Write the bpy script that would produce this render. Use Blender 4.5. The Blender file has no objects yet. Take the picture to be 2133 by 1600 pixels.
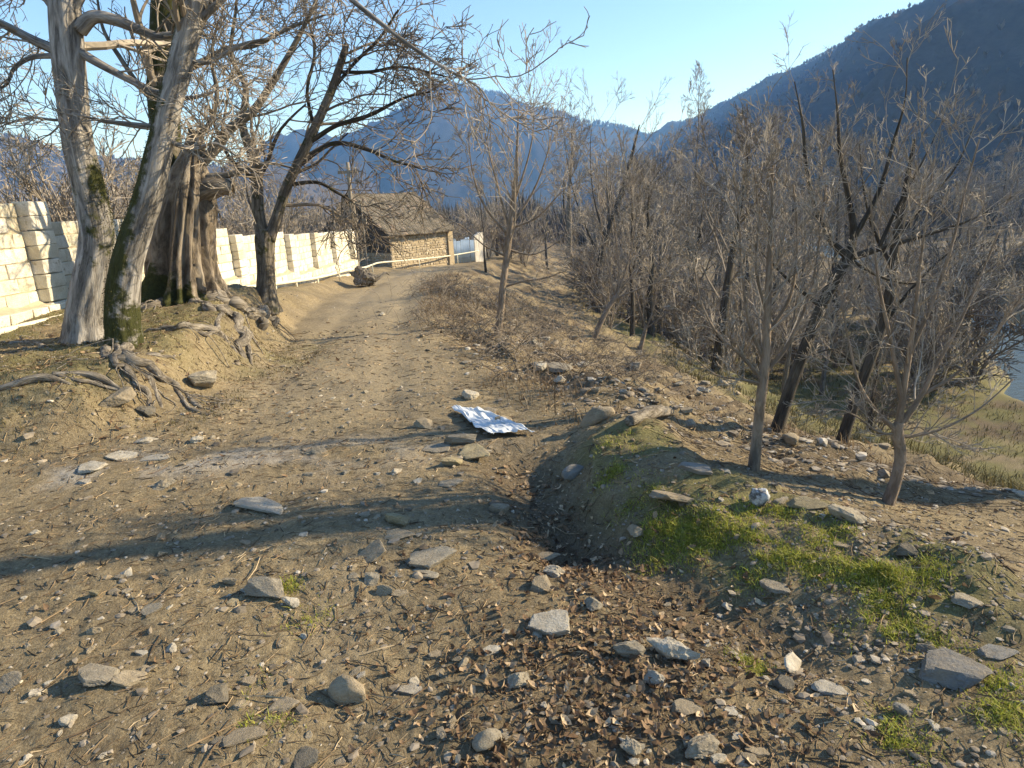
import bpy, bmesh, math, random
import numpy as np
from mathutils import Matrix, Vector
random.seed(7)
rng = np.random.default_rng(7)
sc = bpy.context.scene
col = sc.collection

# ------------------------------------------------------------------ camera
F, TH, RO = 1300.0, math.radians(16.0), math.radians(3.0)      # focal length in photo pixels (2133 wide), pitch, roll
CAM = np.array([0.0, 0.0, 1.6])
_f = np.array([0, math.cos(TH), -math.sin(TH)]); _r = np.array([1.0, 0, 0]); _u = np.array([0, math.sin(TH), math.cos(TH)])
_r2 = math.cos(RO) * _r - math.sin(RO) * _u
_u2 = math.cos(RO) * _u + math.sin(RO) * _r
cd = bpy.data.cameras.new('camera'); co = bpy.data.objects.new('camera', cd); col.objects.link(co)
cd.sensor_fit = 'HORIZONTAL'; cd.sensor_width = 36.0; cd.lens = 36.0 * F / 2133.0
cd.clip_start = 0.05; cd.clip_end = 20000
M4 = Matrix.Identity(4)
for i in range(3):
    M4[i][0] = _r2[i]; M4[i][1] = _u2[i]; M4[i][2] = -_f[i]; M4[i][3] = CAM[i]
co.matrix_world = M4
sc.camera = co

# ------------------------------------------------------------------ sky, sun, exposure
SUN_AZ, SUN_EL = math.radians(80.0), math.radians(27.0)          # azimuth to the right of the view
w = bpy.data.worlds.new('World'); sc.world = w; w.use_nodes = True
nt = w.node_tree; nt.nodes.clear()
sky = nt.nodes.new('ShaderNodeTexSky'); sky.sky_type = 'NISHITA'; sky.sun_disc = False
sky.sun_elevation = SUN_EL; sky.sun_rotation = SUN_AZ
sky.altitude = 800; sky.air_density = 1.0; sky.dust_density = 0.15; sky.ozone_density = 4.0
bg = nt.nodes.new('ShaderNodeBackground'); bg.inputs['Strength'].default_value = 0.135
wo = nt.nodes.new('ShaderNodeOutputWorld')
nt.links.new(sky.outputs[0], bg.inputs[0]); nt.links.new(bg.outputs[0], wo.inputs[0])
sl = bpy.data.lights.new('sun', 'SUN'); sl.energy = 5.0; sl.angle = math.radians(0.55); sl.color = (1.0, 0.89, 0.69)
so = bpy.data.objects.new('sun', sl); col.objects.link(so)
sdir = Vector((math.sin(SUN_AZ) * math.cos(SUN_EL), math.cos(SUN_AZ) * math.cos(SUN_EL), math.sin(SUN_EL)))
so.rotation_euler = sdir.to_track_quat('Z', 'Y').to_euler()
so.location = (60, 20, 60)
vs = sc.view_settings
vs.view_transform = 'Standard'; vs.look = 'None'; vs.gamma = 1.0; vs.use_curve_mapping = False
vs.exposure = 1.04
cy = sc.cycles
cy.use_denoising = True
cy.max_bounces = 6; cy.diffuse_bounces = 3; cy.glossy_bounces = 2; cy.transmission_bounces = 2
cy.volume_bounces = 1; cy.transparent_max_bounces = 6

# ------------------------------------------------------------------ maths helpers
def ss(a, b, x):
    t = np.clip((x - a) / (b - a), 0, 1); return t * t * (3 - 2 * t)
def _h(ix, iy, iz):
    n = (ix * 374761393 + iy * 668265263 + iz * 2147483647 * 3 + 1013904223) & 0xffffffff
    n = ((n ^ (n >> 13)) * 1274126177) & 0xffffffff
    n = ((n ^ (n >> 16)) * 2246822519) & 0xffffffff
    return ((n ^ (n >> 15)) & 0xffff) / 32767.5 - 1.0
def noise2(x, y, s=0):
    x = np.asarray(x, float); y = np.asarray(y, float)
    ix = np.floor(x).astype(np.int64); iy = np.floor(y).astype(np.int64)
    fx = x - ix; fy = y - iy; fx = fx * fx * (3 - 2 * fx); fy = fy * fy * (3 - 2 * fy)
    a = _h(ix, iy, s); b = _h(ix + 1, iy, s); c = _h(ix, iy + 1, s); d = _h(ix + 1, iy + 1, s)
    return (a * (1 - fx) + b * fx) * (1 - fy) + (c * (1 - fx) + d * fx) * fy
def noise3(p, s=0):
    i = np.floor(p).astype(np.int64); f = p - i; f = f * f * (3 - 2 * f)
    r = 0
    for dx in (0, 1):
        for dy in (0, 1):
            for dz in (0, 1):
                wgt = (f[..., 0] if dx else 1 - f[..., 0]) * (f[..., 1] if dy else 1 - f[..., 1]) * (f[..., 2] if dz else 1 - f[..., 2])
                r = r + wgt * _h(i[..., 0] + dx + s * 17, i[..., 1] + dy, i[..., 2] + dz)
    return r
def fbm2(x, y, o=4, s=0):
    r = 0; a = 1.0
    for k in range(o):
        r = r + a * noise2(x * 2 ** k + 13.7 * k, y * 2 ** k - 7.1 * k, s + k); a *= .5
    return r
def polydist(x, y, P):
    """signed distance to a polyline, positive on its right-hand side"""
    best = np.full(np.shape(x), 1e9); sg = np.ones(np.shape(x))
    for (ax, ay), (bx, by) in zip(P[:-1], P[1:]):
        ex, ey = bx - ax, by - ay
        t = np.clip(((x - ax) * ex + (y - ay) * ey) / (ex * ex + ey * ey), 0, 1)
        qx = x - ax - t * ex; qy = y - ay - t * ey
        d = np.hypot(qx, qy); cr = ex * (y - ay) - ey * (x - ax)
        m = d < best - 1e-9
        sg = np.where(m, np.where(cr < 0, 1.0, -1.0), sg); best = np.where(m, d, best)
    return best * sg

# ------------------------------------------------------------------ terrain
CREST = [(5.5, -40), (3.6, -4), (2.9, .8), (2.35, 1.9), (1.85, 2.65), (1.4, 3.3), (.95, 4.3), (.3, 5.6), (-.45, 7.2), (-.95, 9), (-1.25, 11), (-1.6, 14), (-2.1, 18),
         (-2.4, 24), (-2.2, 32), (-1.2, 42), (3, 60), (5, 120), (0, 4000)]
TOE = [(-9, 1.5), (-6, 3.2), (-4.3, 4.35), (-3.3, 4.75), (-2.95, 5.5), (-3.05, 7.3), (-3.3, 9), (-3.9, 10.8), (-4.5, 14), (-5.1, 20), (-5.5, 26), (-6, 32), (-6, 4000)]
RIVER = [(60, -12), (38, 4), (25, 14.5), (21.5, 22), (27, 32), (33, 46), (40, 66), (46, 95), (60, 160), (80, 400)]
PY = [-50, 0, 5, 10, 15, 20, 26, 32, 40, 60, 120, 5000]
PZ = [.4, 0, -.06, -.32, -.52, -.72, -.98, -1.32, -1.82, -2.6, -3.2, -3.2]
def seg_d(x, y, ax, ay, bx, by):
    ex, ey = bx - ax, by - ay
    t = np.clip(((x - ax) * ex + (y - ay) * ey) / (ex * ex + ey * ey), 0, 1)
    return np.hypot(x - ax - t * ex, y - ay - t * ey)
def H(x, y, micro=True):
    x = np.asarray(x, float); y = np.asarray(y, float)
    zb = np.interp(y, PY, PZ)
    d = polydist(x, y, CREST)
    b = -polydist(x, y, TOE)
    wob = noise2(x * .9, y * .9, 3)
    dd = d + .25 * wob
    dq = np.sqrt(np.maximum(dd, 0) ** 2 + .12) - .346
    drop = (.36 + .01 * ss(7, 14, y)) * dq + .30 * np.maximum(dq - 7.2, 0) ** 1.15 * ss(7.2, 10, dq)
    z1 = zb - drop
    zv = -6.35 + .22 * noise2(x * .12, y * .12, 5) + .03 * np.maximum(x - 50, 0)
    k = .9
    m = np.maximum(z1, zv); z = m + np.log(np.exp(np.clip((z1 - m) / k, -40, 0)) + np.exp(np.clip((zv - m) / k, -40, 0))) * k * ss(4, 12, d)
    z = np.where(d > 4, z, z1)
    rv = np.abs(polydist(x, y, RIVER)) + .8 * noise2(x * .3, y * .3, 9)
    z = z - .8 * (1 - ss(1.0, 2.6, rv)) * ss(9, 14, d)
    hb = np.interp(y, [2, 4, 5.5, 7, 8.5, 10, 11.5, 13, 16, 22, 30], [.2, .32, .46, .55, .72, .86, .84, .55, .34, .3, .15])
    z = z + hb * ss(-.05, .75 + .15 * wob, b + .12 * noise2(x * 2.2, y * 2.2, 11)) + .10 * ss(.6, 3.2, b) * ss(3, 6, y)
    # mound of spoil at the edge, and the leaf-filled dip in front of it
    md = np.minimum(np.minimum(seg_d(x, y, .80, 4.2, .82, 3.4), seg_d(x, y, .82, 3.4, 1.25, 2.8)), seg_d(x, y, 1.25, 2.8, 1.75, 2.35)) + .07 * noise2(x * 3.1, y * 3.1, 21)
    z = z + (.09 + .09 * ss(2.6, 3.9, y)) * np.exp(-(np.maximum(md, 0) / .36) ** 3)
    dt = seg_d(x, y, .05, 3.9, .25, 3.0); dt2 = seg_d(x, y, .25, 3.0, .95, 2.05)
    z = z - .13 * np.exp(-(dt / .27) ** 2) - .09 * np.exp(-(dt2 / .26) ** 2)
    # heaps of rubble thrown over the bank
    on = ss(-.1, .7, d) * (1 - ss(7, 14, d))
    z = z + on * (.15 * noise2(x * 1.1, y * 1.1, 31) + .10 * noise2(x * 2.7, y * 2.7, 32) + .05 * noise2(x * 6.3, y * 6.3, 33)) * ss(3, 5, y)
    z = z + (.05 * noise2(x * 3.3, y * 3.3, 35) + .03 * noise2(x * 7.1, y * 7.1, 36)) * ss(-.1, .3, b) * (1 - ss(1.2, 2.4, b)) * ss(4, 5, y) * (1 - ss(13, 18, y))
    z = z + (.03 * noise2(x * 6.1, y * 6.1, 37) + .016 * noise2(x * 13, y * 13, 38)) * np.exp(-(np.maximum(md, 0) / .55) ** 2)
    z = z + .18 * np.exp(-((x + 1.55) ** 2 / .5 + (y - 16.5) ** 2 / 5))
    # wheel tracks worn into the path
    pc = np.interp(y, [0, 5, 10, 15, 20, 30, 40], [-.9, -1.7, -2.45, -3.1, -3.7, -4.2, -4.2])
    onp = ss(3.5, 6, y) * (1 - ss(36, 44, y))
    for off in (-.62, .62):
        z = z - .035 * onp * np.exp(-((x - pc - off) / .22) ** 2)
    r = np.hypot(x, y)
    z = z + .05 * noise2(x * .55, y * .55, 41) + .022 * noise2(x * 1.9, y * 1.9, 42)
    z = z + .3 * ss(30, 120, r) * noise2(x * .05, y * .05, 44)
    if micro:
        z = z + .011 * noise2(x * 5.1, y * 5.1, 45) * (1 - ss(25, 60, r)) + .0065 * noise2(x * 12, y * 12, 46) * (1 - ss(10, 25, r)) \
            + .0042 * noise2(x * 27, y * 27, 47) * (1 - ss(5, 12, r)) + .0028 * noise2(x * 55, y * 55, 48) * (1 - ss(3, 6, r))
    return z
def h1(x, y): return float(H(np.array([x]), np.array([y]))[0])
def ray(px, py): return _f + _r2 * (px - 1066.5) / F - _u2 * (py - 800.0) / F
def AT(px, py, Y):
    d = ray(px, py); return CAM + d * Y / d[1]
_T = np.geomspace(.6, 400, 2600)
def G(px, py):
    """where the sight line through a photo pixel meets the ground"""
    d = ray(px, py); p = CAM[None] + d[None] * _T[:, None]
    g = H(p[:, 0], p[:, 1]) - p[:, 2]
    i = int(np.argmax(g > 0)) if (g > 0).any() else len(_T) - 1
    a, b_ = _T[max(i - 1, 0)], _T[i]
    ga, gb = g[max(i - 1, 0)], g[i]
    t = a + (b_ - a) * (-ga) / (gb - ga + 1e-12)
    q = CAM + d * t
    return np.array([q[0], q[1], h1(q[0], q[1])])
def depth(p): return float((np.asarray(p) - CAM) @ _f)

# ------------------------------------------------------------------ mesh and tagging helpers
def mesh(name, V, faces, attrs=None, smooth=False):
    V = np.asarray(V, float).reshape(-1, 3)
    me = bpy.data.meshes.new(name)
    me.vertices.add(len(V)); me.vertices.foreach_set('co', V.astype(np.float32).ravel())
    faces = [np.asarray(f, np.int64) for f in faces if len(f)]
    li = np.concatenate([f.ravel() for f in faces])
    tot = np.concatenate([np.full(len(f), f.shape[1]) for f in faces])
    st = np.concatenate([[0], np.cumsum(tot)[:-1]])
    me.loops.add(len(li)); me.loops.foreach_set('vertex_index', li.astype(np.int32))
    me.polygons.add(len(tot)); me.polygons.foreach_set('loop_start', st.astype(np.int32))
    me.polygons.foreach_set('use_smooth', np.full(len(tot), bool(smooth)))
    me.update(calc_edges=True)
    for k, a in (attrs or {}).items():
        a = np.asarray(a, float)
        if a.ndim == 1:
            at = me.attributes.new(k, 'FLOAT', 'POINT'); at.data.foreach_set('value', a.astype(np.float32))
        elif a.shape[1] == 3:
            at = me.attributes.new(k, 'FLOAT_VECTOR', 'POINT'); at.data.foreach_set('vector', a.astype(np.float32).ravel())
        else:
            at = me.attributes.new(k, 'FLOAT_COLOR', 'POINT'); at.data.foreach_set('color', a.astype(np.float32).ravel())
    return me
def obj(name, me, mat=None, parent=None, loc=None, rot=None, scale=None):
    o = bpy.data.objects.new(name, me); col.objects.link(o)
    if mat is not None and me is not None and not me.materials: me.materials.append(mat)
    if parent is not None: o.parent = parent
    if loc is not None: o.location = loc
    if rot is not None: o.rotation_euler = rot
    if scale is not None: o.scale = scale
    return o
def tag(o, label=None, cat=None, group=None, kind=None):
    if label: o['label'] = label
    if cat: o['category'] = cat
    if group: o['group'] = group
    if kind: o['kind'] = kind
    return o
def empty(name, loc, label=None, cat=None, group=None):
    o = bpy.data.objects.new(name, None); col.objects.link(o); o.location = tuple(loc); o.empty_display_size = .2
    return tag(o, label, cat, group)
def dup(root, loc, rz=0., s=1., label=None, group=None):
    r = root.copy(); col.objects.link(r); r.location = loc; r.rotation_euler = (0, 0, rz)
    r.scale = (s, s, s) if np.isscalar(s) else s
    if label: r['label'] = label
    if group: r['group'] = group
    for ch in list(root.children):
        c = ch.copy(); col.objects.link(c); c.parent = r
    return r
class Geo:
    def __init__(s): s.V = []; s.Q = []; s.T = []; s.A = {}; s.n = 0
    def add(s, V, Q=None, T=None, **A):
        V = np.asarray(V, float).reshape(-1, 3)
        if Q is not None and len(Q): s.Q.append(np.asarray(Q) + s.n)
        if T is not None and len(T): s.T.append(np.asarray(T) + s.n)
        for k, a in A.items(): s.A.setdefault(k, []).append(np.asarray(a, float))
        s.V.append(V); s.n += len(V)
    def build(s, name, off=None, smooth=False):
        V = np.concatenate(s.V)
        if off is not None: V = V - np.asarray(off)
        fs = []
        if s.Q: fs.append(np.concatenate(s.Q))
        if s.T: fs.append(np.concatenate(s.T))
        return mesh(name, V, fs, {k: np.concatenate(a) for k, a in s.A.items()}, smooth)
BOXQ = np.array([[0, 3, 2, 1], [4, 5, 6, 7], [0, 1, 5, 4], [1, 2, 6, 5], [2, 3, 7, 6], [3, 0, 4, 7]])
def box_v(lo, hi):
    a, b = lo, hi
    return np.array([[a[0], a[1], a[2]], [b[0], a[1], a[2]], [b[0], b[1], a[2]], [a[0], b[1], a[2]],
                     [a[0], a[1], b[2]], [b[0], a[1], b[2]], [b[0], b[1], b[2]], [a[0], b[1], b[2]]], float)
def norm(v): return v / (np.linalg.norm(v, axis=-1, keepdims=True) + 1e-12)
def spline(P, n):
    """Catmull-Rom through rows of P (any number of columns)"""
    P = np.asarray(P, float)
    Q = np.vstack([2 * P[0] - P[1], P, 2 * P[-1] - P[-2]])
    seg = len(P) - 1
    t = np.linspace(0, seg, n); i = np.minimum(t.astype(int), seg - 1); f = (t - i)[:, None]
    a, b, c, d = Q[i], Q[i + 1], Q[i + 2], Q[i + 3]
    return .5 * (2 * b + (c - a) * f + (2 * a - 5 * b + 4 * c - d) * f ** 2 + (3 * b - a - 3 * c + d) * f ** 3)
def frames(P):
    T = norm(np.gradient(P, axis=1))
    mean = norm(P[:, -1] - P[:, 0] + 1e-9)
    ref = np.where(np.abs(mean[:, 2:3]) > .7, np.array([[1., .13, 0]]), np.array([[.05, .1, 1.]]))
    U = ref[:, None] - T * (T * ref[:, None]).sum(-1, keepdims=True); U = norm(U)
    return T, U, np.cross(T, U)
def tubes(P, R, sides, cap=False):
    """P (N,K,3), R (N,K) -> vertices, quads"""
    N, K, _ = P.shape
    T, U, W = frames(P)
    a = np.arange(sides) * 2 * np.pi / sides
    ring = U[:, :, None] * np.cos(a)[None, None, :, None] + W[:, :, None] * np.sin(a)[None, None, :, None]
    V = P[:, :, None] + ring * R[:, :, None, None]
    base = (np.arange(N) * K * sides)[:, None, None]
    k = np.arange(K - 1)[None, :, None] * sides; j = np.arange(sides)[None, None]
    j2 = (j + 1) % sides
    Q = np.stack([base + k + j, base + k + j2, base + k + sides + j2, base + k + sides + j], -1).reshape(-1, 4)
    return V.reshape(-1, 3), Q
# ------------------------------------------------------------------ materials
def new_mat(name):
    m = bpy.data.materials.new(name); m.use_nodes = True
    n = m.node_tree; b = n.nodes['Principled BSDF']
    b.inputs['Roughness'].default_value = .9
    b.inputs['Specular IOR Level'].default_value = .25
    return m, n, b
def nd(n, t, **kw):
    o = n.nodes.new(t)
    for k, v in kw.items():
        if hasattr(o, k): setattr(o, k, v)
        else: o.inputs[k.replace('_', ' ')].default_value = v
    return o
def lk(n, a, b): n.links.new(a, b)
def ramp(n, fac, stops):
    r = n.nodes.new('ShaderNodeValToRGB'); e = r.color_ramp.elements
    while len(e) < len(stops): e.new(.5)
    for i, (p, c) in enumerate(stops):
        e[i].position = p; e[i].color = (*c, 1) if len(c) == 3 else c
    lk(n, fac, r.inputs[0]); return r.outputs[0]
def noise(n, scale, detail=6, rough=.6, vec=None, dist=0.):
    o = n.nodes.new('ShaderNodeTexNoise'); o.inputs['Scale'].default_value = scale; o.inputs['Detail'].default_value = detail
    o.inputs['Roughness'].default_value = rough; o.inputs['Distortion'].default_value = dist
    if vec is not None: lk(n, vec, o.inputs['Vector'])
    return o
def mix(n, fac, a, b, mode='MIX'):
    o = n.nodes.new('ShaderNodeMix'); o.data_type = 'RGBA'; o.blend_type = mode
    for sck, v in ((o.inputs[0], fac), (o.inputs[6], a), (o.inputs[7], b)):
        if hasattr(v, 'links'): lk(n, v, sck)
        elif isinstance(v, (int, float)): sck.default_value = v
        else: sck.default_value = (*v, 1)
    return o.outputs[2]
def math_(n, op, a, b=0.):
    o = n.nodes.new('ShaderNodeMath'); o.operation = op
    for i, v in enumerate((a, b)):
        if hasattr(v, 'links'): lk(n, v, o.inputs[i])
        else: o.inputs[i].default_value = v
    return o.outputs[0]
def attr(n, name): o = n.nodes.new('ShaderNodeAttribute'); o.attribute_name = name; return o
def bump(n, b, hgt, strength=.5, dist=.01):
    o = n.nodes.new('ShaderNodeBump'); o.inputs['Strength'].default_value = strength; o.inputs['Distance'].default_value = dist
    lk(n, hgt, o.inputs['Height']); lk(n, o.outputs[0], b.inputs['Normal'])
def coord(n, which='Object'): return n.nodes.new('ShaderNodeTexCoord').outputs[which]
def mapping(n, vec, scale):
    o = n.nodes.new('ShaderNodeMapping'); o.inputs['Scale'].default_value = scale; lk(n, vec, o.inputs[0]); return o.outputs[0]
MAT = {}
def m_soil():
    m, n, b = new_mat('soil'); p = coord(n)
    z = attr(n, 'zone'); sep = n.nodes.new('ShaderNodeSeparateColor'); lk(n, z.outputs['Color'], sep.inputs[0])
    n1 = noise(n, 1.3, 5, .6, p); n2 = noise(n, 22, 8, .72, p); n3 = noise(n, 95, 5, .7, p)
    c = ramp(n, n2.outputs[0], [(.30, (.092, .07, .041)), (.50, (.232, .186, .114)), (.68, (.405, .338, .218))])
    c2 = ramp(n, n3.outputs[0], [(.32, (.06, .045, .027)), (.55, (.243, .194, .119)), (.75, (.50, .425, .285))])
    c = mix(n, .5, c, c2)
    big = ramp(n, n1.outputs[0], [(.32, (.72, .70, .68)), (.68, (1.18, 1.14, 1.05))])
    c = mix(n, 1., c, big, 'MULTIPLY')
    dust = ramp(n, n2.outputs[0], [(.3, (.22, .175, .11)), (.7, (.355, .295, .195))])
    c = mix(n, math_(n, 'MULTIPLY', sep.outputs[2], .6), c, dust)
    lit = ramp(n, n3.outputs[0], [(.35, (.03, .021, .014)), (.6, (.105, .075, .048)), (.8, (.21, .16, .105))])
    c = mix(n, math_(n, 'MULTIPLY', sep.outputs[1], .85), c, lit)
    gr = ramp(n, n3.outputs[0], [(.3, (.065, .068, .02)), (.6, (.17, .165, .052)), (.8, (.30, .275, .115))])
    c = mix(n, math_(n, 'MULTIPLY', sep.outputs[0], .8), c, gr)
    ash = ramp(n, n2.outputs[0], [(.3, (.30, .28, .25)), (.7, (.46, .44, .41))])
    c = mix(n, math_(n, 'MULTIPLY', math_(n, 'SUBTRACT', 1., z.outputs['Alpha']), math_(n, 'MULTIPLY', n2.outputs[0], 1.4)), c, ash)
    lk(n, c, b.inputs['Base Color']); b.inputs['Roughness'].default_value = .95
    hh = math_(n, 'ADD', math_(n, 'MULTIPLY', n2.outputs[0], 1.0), math_(n, 'MULTIPLY', n3.outputs[0], .45))
    bump(n, b, hh, .9, .025); return m
def m_stone(name, dark, mid, light, sc_=9):
    m, n, b = new_mat(name); p = coord(n)
    oi = n.nodes.new('ShaderNodeObjectInfo')
    add = n.nodes.new('ShaderNodeVectorMath'); add.operation = 'ADD'; lk(n, p, add.inputs[0])
    cmb = n.nodes.new('ShaderNodeCombineXYZ'); mm = math_(n, 'MULTIPLY', oi.outputs['Random'], 40.); lk(n, mm, cmb.inputs[0]); lk(n, cmb.outputs[0], add.inputs[1])
    n1 = noise(n, sc_ * .35, 7, .65, add.outputs[0]); n2 = noise(n, sc_ * 2.2, 6, .7, add.outputs[0])
    c = ramp(n, n1.outputs[0], [(.3, dark), (.5, mid), (.72, light)])
    c = mix(n, .4, c, ramp(n, n2.outputs[0], [(.3, dark), (.7, light)]))
    v = ramp(n, oi.outputs['Random'], [(0, (.75, .74, .72)), (1, (1.2, 1.15, 1.05))])
    c = mix(n, 1., c, v, 'MULTIPLY')
    gp = n.nodes.new('ShaderNodeNewGeometry'); n6 = noise(n, 14, 5, .7, gp.outputs['Position'])
    c = mix(n, ramp(n, n6.outputs[0], [(.42, (0, 0, 0)), (.72, (.75, .75, .75))]), c, (.24, .195, .135))   # soil smeared on it
    lk(n, c, b.inputs['Base Color']); b.inputs['Roughness'].default_value = .88
    bump(n, b, math_(n, 'ADD', n1.outputs[0], math_(n, 'MULTIPLY', n2.outputs[0], .5)), .6, .03); return m
def m_rnd(name, stops, rough=.9, nscale=40., bumpd=0., at='rnd', spec=.2, trans=0.):
    """many small pieces in one mesh: colour from a per-piece random value"""
    m, n, b = new_mat(name)
    a = attr(n, at); c = ramp(n, a.outputs['Fac'], stops)
    nn = noise(n, nscale, 4, .6, coord(n))
    c = mix(n, 1., c, ramp(n, nn.outputs[0], [(.3, (.65, .65, .65)), (.7, (1.25, 1.22, 1.18))]), 'MULTIPLY')
    lk(n, c, b.inputs['Base Color']); b.inputs['Roughness'].default_value = rough; b.inputs['Specular IOR Level'].default_value = spec
    if trans:
        t = n.nodes.new('ShaderNodeBsdfTranslucent'); lk(n, c, t.inputs[0]); ms = n.nodes.new('ShaderNodeMixShader'); ms.inputs[0].default_value = trans
        lk(n, b.outputs[0], ms.inputs[1]); lk(n, t.outputs[0], ms.inputs[2]); lk(n, ms.outputs[0], n.nodes['Material Output'].inputs[0])
    if bumpd: bump(n, b, nn.outputs[0], .6, bumpd)
    return m
def m_bark(name, dark, mid, light, moss=(.045, .047, .014), fs=(15, 15, 2.2)):
    m, n, b = new_mat(name)
    a = attr(n, 'bk'); v = mapping(n, a.outputs['Vector'], fs)
    n1 = noise(n, 1.0, 6, .62, v, .6); n2 = noise(n, 5., 5, .7, v); n3 = noise(n, .9, 4, .6, a.outputs['Vector'])
    c = ramp(n, n1.outputs[0], [(.40, dark), (.50, mid), (.62, light)])
    c = mix(n, .35, c, ramp(n, n2.outputs[0], [(.3, dark), (.7, light)]))
    c = mix(n, 1., c, ramp(n, n3.outputs[0], [(.3, (.7, .7, .7)), (.7, (1.15, 1.12, 1.08))]), 'MULTIPLY')
    mo = attr(n, 'moss'); nm = noise(n, 4.5, 6, .7, a.outputs['Vector'])
    f = math_(n, 'ADD', mo.outputs['Fac'], math_(n, 'MULTIPLY', math_(n, 'SUBTRACT', nm.outputs[0], .5), 1.6))
    f2 = ramp(n, f, [(.42, (0, 0, 0)), (.58, (1, 1, 1))])
    mcol = ramp(n, n2.outputs[0], [(.3, tuple(x * .5 for x in moss)), (.7, tuple(x * 1.5 for x in moss))])
    c = mix(n, f2, c, mcol)
    lk(n, c, b.inputs['Base Color']); b.inputs['Roughness'].default_value = .95
    bump(n, b, math_(n, 'ADD', n1.outputs[0], math_(n, 'MULTIPLY', n2.outputs[0], .35)), .9, .03); return m
def m_plain(name, c1, c2, scale=8., rough=.8, bd=.01, spec=.25, metal=0., vec=None, sc3=(1, 1, 1)):
    m, n, b = new_mat(name); p = mapping(n, coord(n), sc3)
    n1 = noise(n, scale, 7, .65, p); n2 = noise(n, scale * 6, 5, .7, p)
    c = ramp(n, n1.outputs[0], [(.3, c1), (.7, c2)])
    c = mix(n, .35, c, ramp(n, n2.outputs[0], [(.3, c1), (.7, c2)]))
    lk(n, c, b.inputs['Base Color']); b.inputs['Roughness'].default_value = rough; b.inputs['Metallic'].default_value = metal
    b.inputs['Specular IOR Level'].default_value = spec
    bump(n, b, math_(n, 'ADD', n1.outputs[0], math_(n, 'MULTIPLY', n2.outputs[0], .4)), .6, bd); return m
def m_block():
    m, n, b = new_mat('limestone_block'); p = coord(n); oi = n.nodes.new('ShaderNodeObjectInfo')
    a = attr(n, 'rnd')
    r = math_(n, 'FRACT', math_(n, 'ADD', oi.outputs['Random'], a.outputs['Fac']))
    n1 = noise(n, 7, 6, .65, p); n2 = noise(n, 60, 5, .7, p)
    c = ramp(n, n1.outputs[0], [(.3, (.63, .575, .45)), (.7, (.78, .735, .61))])
    c = mix(n, 1., c, ramp(n, r, [(0, (.82, .80, .76)), (.5, (1, 1, 1)), (1, (1.06, 1.05, 1.1))]), 'MULTIPLY')
    c = mix(n, 1., c, ramp(n, n2.outputs[0], [(.3, (.82, .8, .76)), (.6, (1.03, 1.03, 1.03))]), 'MULTIPLY')
    gp = n.nodes.new('ShaderNodeNewGeometry'); n4 = noise(n, 1.6, 6, .7, gp.outputs['Position']); n5 = noise(n, 9, 5, .75, gp.outputs['Position'])
    c = mix(n, 1., c, ramp(n, n4.outputs[0], [(.32, (.74, .70, .62)), (.50, (1, 1, 1))]), 'MULTIPLY')
    c = mix(n, 1., c, ramp(n, n5.outputs[0], [(.30, (.55, .50, .40)), (.42, (1, 1, 1))]), 'MULTIPLY')
    lk(n, c, b.inputs['Base Color']); bump(n, b, math_(n, 'ADD', n1.outputs[0], n2.outputs[0]), .7, .02); return m
def m_mountain(name, c1, c2, sc_):
    m, n, b = new_mat(name); p = coord(n)
    n1 = noise(n, sc_, 8, .7, p); n2 = noise(n, sc_ * 9, 5, .7, p)
    c = ramp(n, n1.outputs[0], [(.35, c1), (.65, c2)])
    c = mix(n, .5, c, ramp(n, n2.outputs[0], [(.35, c1), (.65, c2)]))
    lk(n, c, b.inputs['Base Color']); b.inputs['Specular IOR Level'].default_value = 0.
    bump(n, b, n2.outputs[0], .6, 1.5); return m
MAT['soil'] = m_soil()
MAT['st_grey'] = m_stone('grey_stone', (.12, .105, .08), (.26, .235, .19), (.39, .36, .30))
MAT['st_tan'] = m_stone('tan_stone', (.15, .125, .085), (.29, .24, .17), (.41, .35, .26))
MAT['st_pale'] = m_stone('pale_stone', (.26, .235, .19), (.44, .41, .35), (.58, .55, .485))
MAT['st_blue'] = m_stone('blue_grey_stone', (.10, .10, .098), (.195, .195, .19), (.30, .295, .285))
MAT['st_dark'] = m_stone('dark_stone', (.05, .047, .042), (.11, .105, .09), (.18, .17, .145))
MAT['st_moss'] = m_stone('lichen_stone', (.13, .11, .065), (.27, .23, .14), (.40, .35, .23))
MAT['gravel'] = m_rnd('gravel', [(0, (.08, .066, .05)), (.35, (.19, .158, .118)), (.75, (.30, .255, .195)), (1, (.46, .42, .35))], .9, 30., .004)
MAT['straw'] = m_rnd('straw', [(0, (.035, .025, .017)), (.4, (.13, .09, .055)), (.75, (.30, .22, .13)), (1, (.46, .37, .24))])
MAT['leaf'] = m_rnd('dead_leaf', [(0, (.055, .034, .021)), (.4, (.17, .11, .065)), (.75, (.33, .23, .14)), (1, (.56, .44, .29))], .8, 60., 0., trans=.2)
MAT['grass'] = m_rnd('green_grass', [(0, (.14, .165, .018)), (.45, (.29, .32, .045)), (.8, (.44, .44, .085)), (1, (.48, .42, .17))], .7, 20., 0., trans=.35)
MAT['drygrass'] = m_rnd('dry_grass', [(0, (.10, .065, .035)), (.5, (.24, .17, .10)), (1, (.40, .31, .20))], .85, 20., 0., trans=.2)
MAT['meadow'] = m_rnd('meadow_grass', [(0, (.05, .045, .018)), (.5, (.115, .10, .04)), (1, (.22, .18, .085))], .85, 20., 0., trans=.2)
MAT['moss'] = m_rnd('moss', [(0, (.018, .02, .006)), (.6, (.052, .055, .014)), (1, (.12, .11, .035))], .9, 20.)
MAT['bark_pale'] = m_bark('pale_walnut_bark', (.055, .048, .040), (.26, .24, .215), (.50, .475, .44))
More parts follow.
